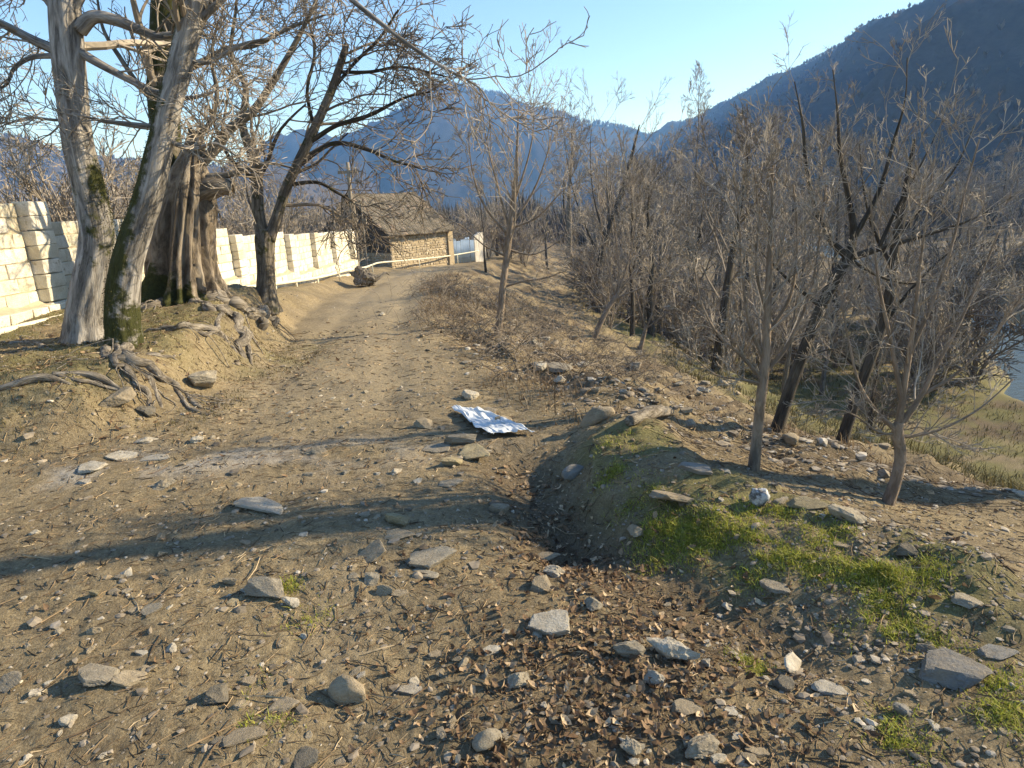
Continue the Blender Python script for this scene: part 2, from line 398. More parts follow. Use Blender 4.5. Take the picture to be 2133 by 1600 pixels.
MAT['bark_old'] = m_bark('old_hollow_wood', (.045, .034, .024), (.17, .135, .10), (.36, .31, .245), fs=(15, 15, 1.5))
MAT['bark_mid'] = m_bark('grey_bark', (.05, .042, .033), (.15, .13, .10), (.27, .24, .20), fs=(22, 22, 3))
MAT['bark_dark'] = m_bark('dark_bark', (.022, .018, .014), (.062, .052, .04), (.13, .11, .082), fs=(22, 22, 3))
MAT['bark_young'] = m_bark('young_tan_bark', (.15, .115, .082), (.28, .215, .155), (.38, .305, .23), fs=(22, 22, 6))
MAT['twig_pale'] = m_rnd('pale_twig', [(0, (.155, .13, .10)), (.6, (.31, .265, .21)), (1, (.47, .415, .34))], .75, 9.)
MAT['twig_dark'] = m_rnd('dark_twig', [(0, (.075, .06, .047)), (.6, (.18, .148, .113)), (1, (.31, .262, .205))], .8, 9.)
MAT['twig_wood'] = m_rnd('thicket_twig', [(0, (.135, .112, .087)), (.6, (.285, .24, .186)), (1, (.45, .39, .312))], .8, 9.)
MAT['root'] = m_bark('weathered_root', (.05, .04, .03), (.20, .17, .13), (.40, .36, .30), fs=(34, 34, 6))
MAT['block'] = m_block()
MAT['mortar'] = m_plain('mortar', (.34, .29, .20), (.46, .40, .28), 12, .95)
MAT['pipe'] = m_plain('cream_paint', (.56, .52, .38), (.70, .66, .52), 5, .5, .002)
MAT['wood_old'] = m_plain('grey_wood', (.16, .13, .095), (.33, .28, .21), 6, .9, .01, sc3=(6, 6, .6))
MAT['wood_dark'] = m_plain('dark_board', (.05, .041, .032), (.115, .094, .07), 6, .9, .01, sc3=(6, 6, .6))
MAT['rubble'] = m_plain('clay_mortar', (.33, .26, .165), (.45, .365, .24), 6, .95, .02)
MAT['rubble_st'] = m_rnd('rubble_wall_stone', [(0, (.33, .27, .185)), (.5, (.42, .35, .245)), (1, (.52, .45, .335))], .9, 9., .01)
MAT['tile'] = m_rnd('mossy_roof_tile', [(0, (.075, .066, .05)), (.45, (.145, .125, .092)), (.8, (.215, .18, .132)), (1, (.28, .205, .145))], .9, 5., .01)
MAT['zinc'] = m_plain('bluish_zinc_sheet', (.25, .33, .43), (.36, .45, .56), 3, .55, .003, .4, .15)
MAT['plaster'] = m_plain('pale_plaster', (.38, .35, .30), (.56, .53, .47), 2.5, .9, .01)
MAT['water'] = None
def m_water():
    m, n, b = new_mat('river_water'); b.inputs['Base Color'].default_value = (.10, .13, .14, 1); b.inputs['Roughness'].default_value = .16
    b.inputs['Specular IOR Level'].default_value = .5
    nn = noise(n, 2.6, 6, .65, coord(n)); bump(n, b, nn.outputs[0], .8, .08); return m
MAT['water'] = m_water()
def m_sheet():
    m, n, b = new_mat('plastic_sheet'); b.inputs['Base Color'].default_value = (.55, .58, .60, 1); b.inputs['Roughness'].default_value = .6
    b.inputs['Specular IOR Level'].default_value = .25
    nn = noise(n, 30, 4, .6, coord(n)); bump(n, b, nn.outputs[0], .5, .01); return m
MAT['sheet'] = m_sheet()
def m_bag():
    m, n, b = new_mat('mottled_bag'); nn = noise(n, 24, 4, .6, coord(n))
    lk(n, ramp(n, nn.outputs[0], [(.42, (.07, .07, .072)), (.56, (.42, .43, .44))]), b.inputs['Base Color']); b.inputs['Roughness'].default_value = .4; return m
MAT['bag'] = m_bag()
MAT['frag'] = m_plain('white_fragment', (.42, .44, .46), (.62, .64, .66), 20, .5, .004, .4)
MAT['mount'] = m_mountain('wooded_slope', (.05, .044, .038), (.095, .082, .068), .02)
MAT['mount_far'] = m_mountain('far_wooded_slope', (.018, .018, .018), (.04, .037, .034), .006)
MAT['mforest'] = m_rnd('far_bare_trees', [(0, (.07, .06, .05)), (1, (.19, .165, .135))], .95, .2)
# ------------------------------------------------------------------ ground sheet
def build_ground():
    fine = np.radians(np.linspace(-58, 58, 540)); rest = np.radians(np.linspace(58, 302, 56))[1:-1]
    ang = np.concatenate([fine, rest]); na = len(ang)
    rad = np.concatenate([np.linspace(.35, 1.2, 10), np.geomspace(1.2, 6, 230)[1:], np.geomspace(6, 45, 160)[1:], np.geomspace(45, 4500, 46)[1:]])
    nr = len(rad)
    A, R = np.meshgrid(ang, rad)
    X = R * np.sin(A); Y = R * np.cos(A)
    x = np.concatenate([[0], X.ravel()]); y = np.concatenate([[0], Y.ravel()])
    z = H(x, y)
    i = np.arange(nr - 1)[:, None] * na; j = np.arange(na)[None]; j2 = (j + 1) % na
    Q = np.stack([1 + i + j, 1 + i + na + j, 1 + i + na + j2, 1 + i + j2], -1).reshape(-1, 4)
    T = np.stack([np.zeros(na, int), 1 + np.arange(na), 1 + (np.arange(na) + 1) % na], -1)
    d = polydist(x, y, CREST); b = -polydist(x, y, TOE)
    zone = np.zeros((len(x), 4)); zone[:, 3] = 1
    n_a = fbm2(x * 1.7, y * 1.7, 3, 60); n_b = fbm2(x * 3.3, y * 3.3, 3, 70)
    md = np.minimum(seg_d(x, y, .8, 3.7, 1.1, 2.8), seg_d(x, y, 1.1, 2.8, 1.6, 2.3))
    g = (1 - ss(.25, .62, md)) * ss(-.5, .3, n_b) * .8
    g = np.maximum(g, ss(.1, 1.0, b) * ss(-.7, .5, n_a) * .75 * (1 - ss(9, 20, y)))
    g = np.maximum(g, .5 * np.exp(-(((x + 3.0) / .5) ** 2 + ((y - 8.3) / 1.8) ** 2)) * ss(-.5, .5, n_b))
    g = np.maximum(g, ss(10, 14, d) * ss(-.5, .3, n_a) * .9)
    g = np.maximum(g, .85 * ss(4.5, 7.5, d) * ss(9, 15, y + d) * ss(-.9, .1, n_a))
    rr_ = np.hypot(x, y); g = g * (1 - .85 * ss(26, 50, rr_)); g = np.maximum(g, .9 * np.exp(-(((x - 40) / 6) ** 2 + ((y - 56) / 4) ** 2)))
    lf = .75 * np.exp(-((np.minimum(seg_d(x, y, .0, 3.8, .28, 2.75), seg_d(x, y, .28, 2.75, .8, 2.1)) / .3) ** 2))
    lf = np.maximum(lf, np.exp(-(((x - .22) / .42) ** 2 + ((y - 1.75) / .45) ** 2)) * .6)
    lf = np.maximum(lf, .9 * ss(-.5, .6, n_a) * ss(-.2, .6, d) * (1 - ss(10, 14, d)) * ss(3.2, 5, y))
    pc = np.interp(y, [0, 5, 10, 15, 20, 30, 40], [-.9, -1.7, -2.45, -3.1, -3.7, -4.2, -4.2])
    dust = np.exp(-((x - pc) / 1.3) ** 4) * ss(4.0, 6.5, y)
    dust = np.maximum(dust, .45 * np.exp(-((x + .75) / .28) ** 2) * ss(-.4, .5, n_a))
    zone[:, 0] = np.clip(g, 0, 1); lf = np.maximum(lf, ss(9, 13, d) * ss(-.3, .5, fbm2(x * .35, y * .35, 3, 64)) * .9); lf = np.maximum(lf, .85 * ss(45, 80, np.hypot(x, y)))
    zone[:, 1] = np.clip(lf, 0, 1); zone[:, 2] = np.clip(dust, 0, 1)
    for px, py, rx, ry, a_ in ((340, 965, .75, .28, .75), (160, 985, .5, .2, .4), (800, 925, .8, .3, .35), (620, 960, .9, .3, .25)):
        q = G(px, py); zone[:, 3] -= a_ * np.exp(-(((x - q[0]) / rx) ** 2 + ((y - q[1]) / ry) ** 2)) * ss(-.6, .5, n_b)
    zone[:, 3] = np.clip(zone[:, 3], 0, 1)
    me = mesh('ground', np.stack([x, y, z], 1), [Q, T], {'zone': zone}, smooth=True)
    tag(obj('ground', me, MAT['soil']), kind='structure')
build_ground()
def build_river():
    P = spline(np.array(RIVER), 90); t = np.gradient(P, axis=0); t /= np.linalg.norm(t, axis=1)[:, None]
    nrm = np.stack([-t[:, 1], t[:, 0]], 1)
    cols = np.linspace(-2.4, 2.4, 9)
    V = P[:, None] + nrm[:, None] * cols[None, :, None]
    V = np.concatenate([V, np.full(V.shape[:2] + (1,), -6.72)], -1)
    i = np.arange(89)[:, None] * 9; j = np.arange(8)[None]
    Q = np.stack([i + j, i + j + 1, i + 9 + j + 1, i + 9 + j], -1).reshape(-1, 4)
    tag(obj('river', mesh('river', V.reshape(-1, 3), [Q], smooth=True), MAT['water']), kind='structure')
build_river()
# ------------------------------------------------------------------ mountains
def ridge_mesh(name, P, foot, back, nu, nv, amp, fr, mat, seed, z0=-12.):
    """P: crest points (x,y,z); foot/back: plan vectors from the crest down to the two feet"""
    C = spline(np.array(P), nu)
    v = np.concatenate([np.linspace(-1, 0, nv // 3)[:-1], np.linspace(0, 1, nv)])
    V = []
    for s in v:
        off = np.asarray(foot) * s if s > 0 else np.asarray(back) * (-s)
        a = abs(s)
        x = C[:, 0] + off[0]; y = C[:, 1] + off[1]
        prof = 1 - a ** 1.15
        z = z0 + (C[:, 2] - z0) * prof
        nz = fbm2(x * fr, y * fr, 5, seed) - .6 * np.abs(fbm2(x * fr * .6, y * fr * .6, 3, seed + 9))
        z = z + amp * nz * (4 * a * (1 - a) + .06)
        z = z + amp * .05 * noise2(x * fr * 22, y * fr * 22, seed + 4)
        V.append(np.stack([x, y, z], 1))
    V = np.array(V); m = len(v)
    i = np.arange(m - 1)[:, None] * nu; j = np.arange(nu - 1)[None]
    Q = np.stack([i + j, i + j + 1, i + nu + j + 1, i + nu + j], -1).reshape(-1, 4)
    o = obj(name, mesh(name, V.reshape(-1, 3), [Q], smooth=True), mat); tag(o, kind='structure'); return o, V
def crown_cards(V3, n, hmin, hmax, rs, sel=None):
    """small spiky bare crowns (several thin blades each) standing on a surface given by a grid"""
    m, nu, _ = V3.shape; g = Geo()
    a = rng.random(n) * (m - 1.001); b = rng.random(n) * (nu - 1.001)
    if sel is not None: a = sel(rng.random(n), m)
    i = a.astype(int); j = b.astype(int); fa = (a - i)[:, None]; fb = (b - j)[:, None]
    p = (V3[i, j] * (1 - fb) + V3[i, j + 1] * fb) * (1 - fa) + (V3[i + 1, j] * (1 - fb) + V3[i + 1, j + 1] * fb) * fa
    h = rng.uniform(hmin, hmax, n); rnd = rng.random(n)
    for k in range(5):
        az = rng.random(n) * 6.283; tl = rng.uniform(.05, .5, n) * h
        q = p + np.stack([np.cos(az) * tl, np.sin(az) * tl, h * rng.uniform(.7, 1.05, n)], 1)
        wv = np.stack([-np.sin(az), np.cos(az), np.zeros(n)], 1) * (h * rs)[:, None]
        mid = p * .45 + q * .55
        V = np.stack([p, mid + wv, q, mid - wv], 1).reshape(-1, 3)
        Q = np.arange(4 * n).reshape(-1, 4)
        g.add(V, Q, rnd=np.repeat(rnd, 4))
    return g
# the dark valley side on the right: its crest runs away parallel to the view
RP = []
for px, py in [(1235, 318), (1280, 308), (1400, 262), (1500, 226), (1600, 176), (1700, 122), (1800, 72), (1900, 27), (1965, -2), (2060, -45), (2200, -95)]:
    d = ray(px, py); X = 400 + (0 if px > 1300 else (1300 - px) * .5); t = X / d[0]
    RP.append(CAM + d * t)
RP = RP + [np.array([400., 300, 165]), np.array([405., 210, 110]), np.array([415., 120, 50]), np.array([430., 30, 0])]
RP[-5] = np.array([400., RP[-5][1], min(RP[-5][2], 185)])
mo, MV = ridge_mesh('mountain', RP, (-305, -20), (250, 0), 260, 60, 26, .011, MAT['mount'], 3)
g = crown_cards(MV, 9000, 2.0, 4.2, .18)
g2 = crown_cards(MV, 3200, 2.5, 6., .12, sel=lambda u, m: (m // 4) + (u - .5) * 2.2)
g.V += g2.V; g.Q += [q + g.n for q in g2.Q]; g.A['rnd'] += g2.A['rnd']; g.n += g2.n
tag(obj('forest', g.build('forest'), MAT['mforest'], mo), kind='stuff')
far = [(300, 470), (500, 400), (620, 350), (700, 312), (780, 270), (850, 217), (895, 186), (940, 176), (985, 187), (1050, 205), (1100, 231), (1150, 236), (1200, 250), (1300, 266), (1345, 283), (1450, 300), (1600, 330)]
mo2, MV2 = ridge_mesh('mountain', [AT(px, py, 1700.) for px, py in far], (-120, -760), (70, 600), 300, 60, 60, .0042, MAT['mount_far'], 8)
g = crown_cards(MV2, 1800, 8., 16., .16, sel=lambda u, m: (m // 4) + (u - .5) * 1.6)
tag(obj('forest', g.build('forest'), MAT['mforest'], mo2), kind='stuff')
lh = [(-420, 330), (-200, 300), (0, 286), (60, 291), (130, 312), (200, 320), (300, 338), (430, 352), (620, 375), (800, 400)]
mo3, MV3 = ridge_mesh('hill', [AT(px, py, 950.) for px, py in lh], (60, -560), (-60, 400), 220, 46, 30, .008, MAT['mount'], 15)
g = crown_cards(MV3, 4000, 4., 8., .16)
tag(obj('forest', g.build('forest'), MAT['mforest'], mo3), kind='stuff')
def valley_wood():
    n = 8500; y = 85 * (12 ** rng.random(n)); x = rng.uniform(-.75, .95, n) * y
    ok = (np.abs(polydist(x, y, RIVER)) > 9) & ((x < 150) | (y > 320)) & ~((x > .68 * y) & (y < 88)); x, y = x[ok], y[ok]
    V = np.zeros((2, len(x) + 1, 3)); n = len(x); g = Geo(); z = H(x, y, False); h = rng.uniform(3.5, 8, n) * np.where(x < -3, .8, 1.); rnd = rng.random(n)
    p = np.stack([x, y, z - .2], 1)
    for k in range(10):
        az = rng.random(n) * 6.283; tl = rng.uniform(.08, .5, n) * h
        q = p + np.stack([np.cos(az) * tl, np.sin(az) * tl, h * rng.uniform(.55, 1.05, n)], 1)
        wv = np.stack([-np.sin(az), np.cos(az), np.zeros(n)], 1) * (h * .014)[:, None]; mid = p * .45 + q * .55
        g.add(np.stack([p, mid + wv, q, mid - wv], 1).reshape(-1, 3), np.arange(4 * n).reshape(-1, 4), rnd=np.repeat(rnd, 4))
    tag(obj('far_woodland', g.build('far_woodland'), MAT['mforest']), 'far bare woodland covering the valley floor before the mountains', 'woodland', kind='stuff')
valley_wood()
# ------------------------------------------------------------------ the valley air
def build_haze():
    top = max(MV[..., 2].max(), MV2[..., 2].max(), MV3[..., 2].max()) + 40
    o = obj('haze', mesh('haze', box_v((-4600, -4600, -60), (4600, 4600, top)), [BOXQ])); tag(o, kind='stuff')
    m = bpy.data.materials.new('valley_air'); m.use_nodes = True; n = m.node_tree
    n.nodes.remove(n.nodes['Principled BSDF'])
    pv = n.nodes.new('ShaderNodeVolumePrincipled')
    pv.inputs['Color'].default_value = (.22, .48, 1.0, 1); pv.inputs['Absorption Color'].default_value = (1, 1, 1, 1); pv.inputs['Density'].default_value = HAZE; pv.inputs['Anisotropy'].default_value = .15
    n.links.new(pv.outputs[0], n.nodes['Material Output'].inputs['Volume'])
    o.data.materials.append(m)
HAZE = .00035
build_haze()
# ------------------------------------------------------------------ bare trees
def grow(P, R, n, t0, t1, lf, ang, K, trop=0., wig=.12, rf=.62, rmin=.0012, tip=.3, lmin=.0, taper_len=.5, angj=.25):
    """n side shoots on each of the branches P (N,Kp,3), R (N,Kp)"""
    N, Kp, _ = P.shape
    L = np.linalg.norm(np.diff(P, axis=1), axis=2).sum(1)
    if np.isscalar(n): cnt = np.full(N, n)
    else: cnt = np.asarray(n)
    idx = np.repeat(np.arange(N), cnt); M = len(idx)
    t = t0 + (t1 - t0) * rng.random(M) ** .85
    x = t * (Kp - 1); i = np.minimum(x.astype(int), Kp - 2); f = (x - i)[:, None]
    p = P[idx, i] * (1 - f) + P[idx, i + 1] * f
    tan = norm(P[idx, i + 1] - P[idx, i])
    r0 = R[idx, i] * (1 - f[:, 0]) + R[idx, i + 1] * f[:, 0]
    rv = norm(rng.normal(size=(M, 3))); per = norm(np.cross(tan, rv))
    a = ang * (1 + angj * rng.normal(size=M))
    d = norm(tan * np.cos(a)[:, None] + per * np.sin(a)[:, None])
    ln = np.maximum(L[idx] * lf * (1 - taper_len * t) * rng.uniform(.6, 1.3, M), lmin)
    out = np.zeros((M, K, 3)); out[:, 0] = p
    bend = rng.normal(size=(M, 3)) * wig * .6
    for k in range(1, K):
        d = d + rng.normal(size=(M, 3)) * wig + bend * .5
        d[:, 2] += trop; d = norm(d)
        out[:, k] = out[:, k - 1] + d * (ln / (K - 1))[:, None]
    rb = np.maximum(r0 * rf * rng.uniform(.7, 1.1, M), rmin * 1.4)
    rad = np.maximum(rb[:, None] * np.linspace(1, tip, K)[None], rmin)
    return out, rad
def along(p3, L):  # arc lengths
    return np.concatenate([np.zeros((len(p3), 1)), np.cumsum(np.linalg.norm(np.diff(p3, axis=1), axis=2), 1)], 1)
def bark_tube(ctrl, rows, sides, base, flute=0., flute_n=7, rough=.05, rfreq=(9, 9, 1.5), moss=None, seed=0, flare=0., end_break=0., grooves=None, hollow=False):
    """a trunk or limb with real bark relief. ctrl rows: x,y,z,r"""
    S = spline(np.array(ctrl), rows); P = S[:, :3]; R = np.maximum(S[:, 3], .004)
    T, U, W = frames(P[None]); U = U[0]; W = W[0]
    s = along(P[None], 0)[0]
    th = np.arange(sides) * 2 * np.pi / sides
    bk = np.stack([R[:, None] * np.cos(th), R[:, None] * np.sin(th), np.repeat(s[:, None], sides, 1)], -1)
    q = bk * np.array(rfreq)
    nn = noise3(q + seed * 3.1, seed) + .5 * noise3(q * 2.1 + 7, seed + 1)
    ridge = 1 - np.abs(nn) * 1.5
    low = noise3(bk * np.array([3.2, 3.2, 1.0]) + seed * 5.7, seed + 2)
    rr = R[:, None] * (1 + rough * ridge + .12 * low)
    if flute:
        ph = th[None] + .35 * noise2(s * 1.3 + seed, s * 0 + seed, seed)[:, None]
        fl = np.abs(np.sin(ph * flute_n / 2 + .6 * np.sin(ph * 2 + seed)))
        k = (1 - np.clip(s / (s[-1] * .75), 0, 1))[:, None]
        rr = rr * (1 + flute * (fl ** .6 - .55) * (.35 + .65 * k))
    if grooves:
        k = 1 - .55 * np.clip(s / s[-1], 0, 1)[:, None]
        for a0, wd_, dp in grooves:
            dl = (th[None] - a0 - .10 * noise2(s * 2 + a0 * 9, s * 0, 5)[:, None] + np.pi) % (2 * np.pi) - np.pi
            rr = rr * (1 - dp * k * np.exp(-(np.abs(dl) / wd_) ** 2.4)) * (1 + .10 * k * np.exp(-((np.abs(dl) - wd_ * 1.5) / (wd_ * .5)) ** 2))
    if flare:
        fl = .5 + .5 * np.sin(th[None] * 5 + seed) ; fs = np.exp(-s / (R[0] * .9))[:, None]
        rr = rr * (1 + flare * fs * fl)
    V = P[:, None] + (U[:, None] * np.cos(th)[None, :, None] + W[:, None] * np.sin(th)[None, :, None]) * rr[..., None]
    if end_break:
        V[-1, :, 2] += rng.uniform(-end_break, end_break, sides); V[-2, :, 2] += rng.uniform(-end_break, end_break, sides) * .5
    i = np.arange(rows - 1)[:, None] * sides; j = np.arange(sides)[None]; j2 = (j + 1) % sides
    Q = np.stack([i + j, i + j2, i + sides + j2, i + sides + j], -1).reshape(-1, 4)
    Vf = V.reshape(-1, 3); n = len(Vf)
    Vf = np.vstack([Vf, P[-1] + T[0, -1] * R[-1] * (-.6 if hollow else .15)]); Vf = np.vstack([Vf, P[0] - T[0, 0] * R[0] * .1]); Tt = np.stack([(rows - 1) * sides + np.arange(sides), (rows - 1) * sides + (np.arange(sides) + 1) % sides, np.full(sides, n)], -1); Tt = np.vstack([Tt, np.stack([(np.arange(sides) + 1) % sides, np.arange(sides), np.full(sides, n + 1)], -1)])
    bk = np.vstack([bk.reshape(-1, 3), [[0, 0, s[-1]], [0, 0, 0]]])
    nv = norm(V - P[:, None]).reshape(-1, 3); nv = np.vstack([nv, [[0, 0, 1], [0, 0, -1]]])
    ms = np.zeros(n + 2) if moss is None else moss(Vf, nv, np.append(np.repeat(s, sides), [s[-1], 0.]))
    return Vf, Q, Tt, dict(bk=bk, moss=ms), nv
def spawn_levels(P0, R0, levels):
    """levels: list of kwargs for grow; returns list of (P,R)"""
    out = []; cur = [(P0, R0)]
    for lv in levels:
        lv = dict(lv); frm = lv.pop('frm', -1)
        src = cur[frm] if frm != 'all' else None
        r = grow(src[0], src[1], **lv); out.append(r); cur.append(r)
    return out
def crown_geo(levels, off, sides=(7, 5, 3, 3, 3), g=None):
    g = g or Geo()
    for k, (P, R) in enumerate(levels):
        V, Q = tubes(P, R, sides[min(k, len(sides) - 1)])
        per = P.shape[1] * sides[min(k, len(sides) - 1)]
        rnd = np.repeat(np.clip(rng.normal(.5, .2, len(P)), 0, 1), per)
        g.add(V, Q, rnd=rnd)
    return g
def resamp(ctrl, K): return spline(np.array(ctrl), K)
def PX(pts, base_y, k=1.):
    """photo pixels + radius -> 3-D control points at depth base_y (+ per point offset)"""
    out = []
    for q in pts:
        Y = base_y + (q[3] if len(q) > 3 else 0.)
        p = AT(q[0], q[1], Y); out.append((p[0], p[1], p[2], q[2] * k))
    return out
def moss_tufts(Vf, nv, ms, n, off, size=.013):
    """little upright moss blades on the mossy part of a trunk"""
    w = np.clip(ms - .45, 0, None); 
    if w.sum() == 0: return None
    i = rng.choice(len(Vf), n, p=w / w.sum())
    p = Vf[i] + rng.normal(size=(n, 3)) * .012; d = norm(nv[i] + rng.normal(size=(n, 3)) * .5 + np.array([0, 0, -.25]))
    L = size * rng.uniform(.5, 1.5, n)[:, None]
    sd = norm(np.cross(d, rng.normal(size=(n, 3)))) * .35 * L
    V = np.stack([p - sd, p + sd, p + d * L], 1).reshape(-1, 3)
    g = Geo(); g.add(V, None, np.arange(3 * n).reshape(-1, 3), rnd=np.repeat(rng.random(n), 3))
    return g.build('moss', off)
class Tree:
    """an Empty at the base; trunk, limb, root, moss and crown are its parts"""
    def __init__(s, name, base, label, cat, group=None):
        s.base = np.array(base); s.e = empty(name, base, label, cat, group); s.src = []
    def part(s, name, ctrl, mat, rows=40, sides=14, src=True, tufts=0, **kw):
        V, Q, T, A, nv = bark_tube(ctrl, rows, sides, s.base, **kw)
        me = mesh(name, V - s.base, [Q, T], A, smooth=True)
        o = obj(name, me, MAT[mat], s.e)
        if tufts:
            mm = moss_tufts(V, nv, A['moss'], tufts, s.base)
            if mm: tag(obj('moss', mm, MAT['moss'], s.e), kind='stuff')
        if src is not False: s.src.append(np.array(ctrl)[int(src) if src is not True else 0:])
        return o
    def roots(s, lst, mat='root', moss=None, seed=9):
        P = []; R = []
        for i, L in enumerate(lst):
            c = spline(np.array(ground_ctrl(L)), len(L) * 3 - 2); m = len(c)
            c[1:-1, :2] += rng.normal(size=(m - 2, 2)) * (c[1:-1, 3:4] * .6); c[1:-1, 2] += rng.normal(size=m - 2) * c[1:-1, 3] * .35
            c[:, 3] *= rng.uniform(.75, 1.2, m); c[0, 2] -= .03; c[-1, 2] -= .06
            s.part('root', c, mat, 100, 18, src=False, rough=.26, rfreq=(30, 30, 8), moss=moss, seed=seed + i * 3)
            q = spline(c, 12); P.append(q[:, :3]); R.append(np.maximum(q[:, 3], .008))
        lv = grow(np.array(P), np.array(R), 5, .15, .98, .38, .9, 9, -.05, .32, .30, .005, .3)
        h = H(lv[0][..., 0].ravel(), lv[0][..., 1].ravel()).reshape(lv[0].shape[:2]); k = np.linspace(.1, 1, 9)[None]
        lv[0][..., 2] = np.maximum(lv[0][..., 2] * (1 - k) + (h + .008) * k, h + .003)
        V, Q = tubes(lv[0], lv[1], 6); A = dict(bk=V * 1.0, moss=np.zeros(len(V)))
        obj('rootlets', mesh('rootlets', V - s.base, [Q], A, True), MAT[mat], s.e)['kind'] = 'stuff'
    def crown(s, mat, levels, K=12, t_trunk=None, sides=(6, 4, 3, 3)):
        P = []; R = []
        for c in s.src:
            q = spline(c, K); P.append(q[:, :3]); R.append(np.maximum(q[:, 3], .004))
        P = np.array(P); R = np.array(R)
        lv = []; cur = (P, R)
        for L in levels:
            r = grow(cur[0], cur[1], **L); lv.append(r); cur = r
        g = crown_geo(lv, s.base, sides)
        o = obj('crown', g.build('crown', s.base), MAT[mat], s.e); return o
# ------------------------------------------------------------------ block wall with pillars
BL, BH, BT, GAP = .395, .19, .2, .012
def block_mesh(seed, L, Ht, T):
    r = np.random.default_rng(seed); bm = bmesh.new()
    bmesh.ops.create_cube(bm, size=1.0)
    for v in bm.verts: v.co = Vector((v.co.x * L, v.co.y * T, v.co.z * Ht)) + Vector(r.normal(size=3) * np.array([.004, .004, .003]))
    bmesh.ops.bevel(bm, geom=bm.edges[:], offset=.007, segments=1, affect='EDGES')
    for v in bm.verts: v.co += Vector(r.normal(size=3) * .0022)
    if seed % 3 == 0:                                   # a chipped corner
        c = max(bm.verts, key=lambda v: v.co.x * r.choice((-1, 1)) + v.co.z * r.choice((-1, 1)) - v.co.y)
        for v in bm.verts:
            if (v.co - c.co).length < .05: v.co -= Vector((np.sign(v.co.x) * .014, -.012, np.sign(v.co.z) * .012))
    me = bpy.data.meshes.new('block'); bm.to_mesh(me); bm.free(); me.materials.append(MAT['block']); return me
BLK = {}
def blk(L):
    k = round(L, 2)
    if k not in BLK: BLK[k] = [block_mesh(i * 7 + int(k * 100), max(k - GAP, .03), BH - GAP, BT) for i in range(5)]
    return BLK[k][random.randrange(5)]
WLINE = [(-6.35, 4.2), (-6.45, 8.75), (-6.62, 11.9), (-6.45, 15.1), (-6.35, 18.5), (-6.38, 21.0), (-6.4, 23.5), (-6.3, 25.8)]
PANEL = [(.62, 7), (.56, 6), (.28, 6), (.06, 6), (-.08, 6), (-.14, 6), (-.20, 6)]     # ledge height and courses
wall = empty('block_wall', (WLINE[0][0], WLINE[0][1], 0), 'long cream limestone block wall with pillars behind the old trees', 'wall')
W0 = np.array([WLINE[0][0], WLINE[0][1], 0.])
blocks = []       # (sort key, centre, angle, length, parent key)
cores = []
for k, (zl, rows) in enumerate(PANEL):
    a = np.array(WLINE[k]); b = np.array(WLINE[k + 1]); e = b - a; L = np.linalg.norm(e); e = e / L; nrm = np.array([e[1], -e[0]])
    ang = math.atan2(e[1], e[0]); a2 = a + e * .2; Lp = L - .4
    cores.append((k, a2, e, nrm, Lp, zl, rows))
    for r in range(rows + 3):
        plinth = r < 3
        z = zl + (r - 3) * BH + BH / 2 if plinth else zl + (r - 3 + .5) * BH
        s = 0.; first = True
        ll = L if plinth else Lp; a0 = a if plinth else a2
        while s < ll - .06:
            ln = BL * (.5 if (first and r % 2) else random.choice((1, 1, 1, .8))); first = False
            ln = round(min(ln, ll - s), 2)
            if ll - s - ln < .08: ln = round(ll - s, 2)
            c = a0 + e * (s + ln / 2) + nrm * (.24 if plinth else 0.) + nrm * random.uniform(-.006, .006)
            s += ln
            if not plinth and r == rows + 2 and random.random() < .05: continue
            blocks.append((c[1], (c[0], c[1], z), ang + random.uniform(-.008, .008), max(ln, .05), k))
for k in range(1, len(WLINE)):
    a = np.array(WLINE[k]); e = np.array(WLINE[k]) - np.array(WLINE[k - 1]); e = e / np.linalg.norm(e); nrm = np.array([e[1], -e[0]])
    top = PANEL[0][0] + PANEL[0][1] * BH if k == 1 else (PANEL[min(k, 6)][0] + PANEL[min(k, 6)][1] * BH + .04); zl = min(q[0] for q in PANEL[k - 1:k + 1]); n = int(round((top - zl) / BH + .2)); zl = top - n * BH + .02
    for r in range(n):
        for side in (1,):                                # pillars stand a block proud of the panels
            c = a + nrm * .155
            blocks.append((c[1] - .01, (c[0], c[1], zl + (r + .5) * BH), math.atan2(e[1], e[0]) + random.uniform(-.015, .015), .40, -k))
blocks.sort(key=lambda q: q[0])
panels = {}
for q in blocks[:]:
    k = q[4]
    if k not in panels:
        nm = 'wall_panel' if k >= 0 else 'pillar'
        p = bpy.data.objects.new(nm, None); col.objects.link(p); p.parent = wall; p.empty_display_size = .1; panels[k] = p
vis = [q for q in blocks if q[0] > 6.2]
hid = [q for q in blocks if q[0] <= 6.2]
near, farb = vis[:295], vis[295:]
for y, c, an, ln, k in near:
    obj('block', blk(ln), None, panels[k], loc=Vector(c) - Vector(W0), rot=(random.uniform(-.008, .008), random.uniform(-.006, .006), an))
def joined_blocks(lst):
    g = Geo()
    for y, c, an, ln, k in lst:
        me = blk(ln); V = np.empty(len(me.vertices) * 3); me.vertices.foreach_get('co', V); V = V.reshape(-1, 3)
        ca, sa = math.cos(an), math.sin(an)
        V = np.stack([V[:, 0] * ca - V[:, 1] * sa, V[:, 0] * sa + V[:, 1] * ca, V[:, 2]], 1) + np.array(c)
        n4 = [p.vertices[:] for p in me.polygons if len(p.vertices) == 4]; n3 = [p.vertices[:] for p in me.polygons if len(p.vertices) == 3]
        g.add(V, n4, n3, rnd=np.full(len(V), random.random()))
    return g.build('block', W0)
tag(obj('far_blocks', joined_blocks(farb + hid), MAT['block'], wall), kind='stuff')
for k in [k for k in panels if not panels[k].children]: bpy.data.objects.remove(panels[k])
g = Geo()
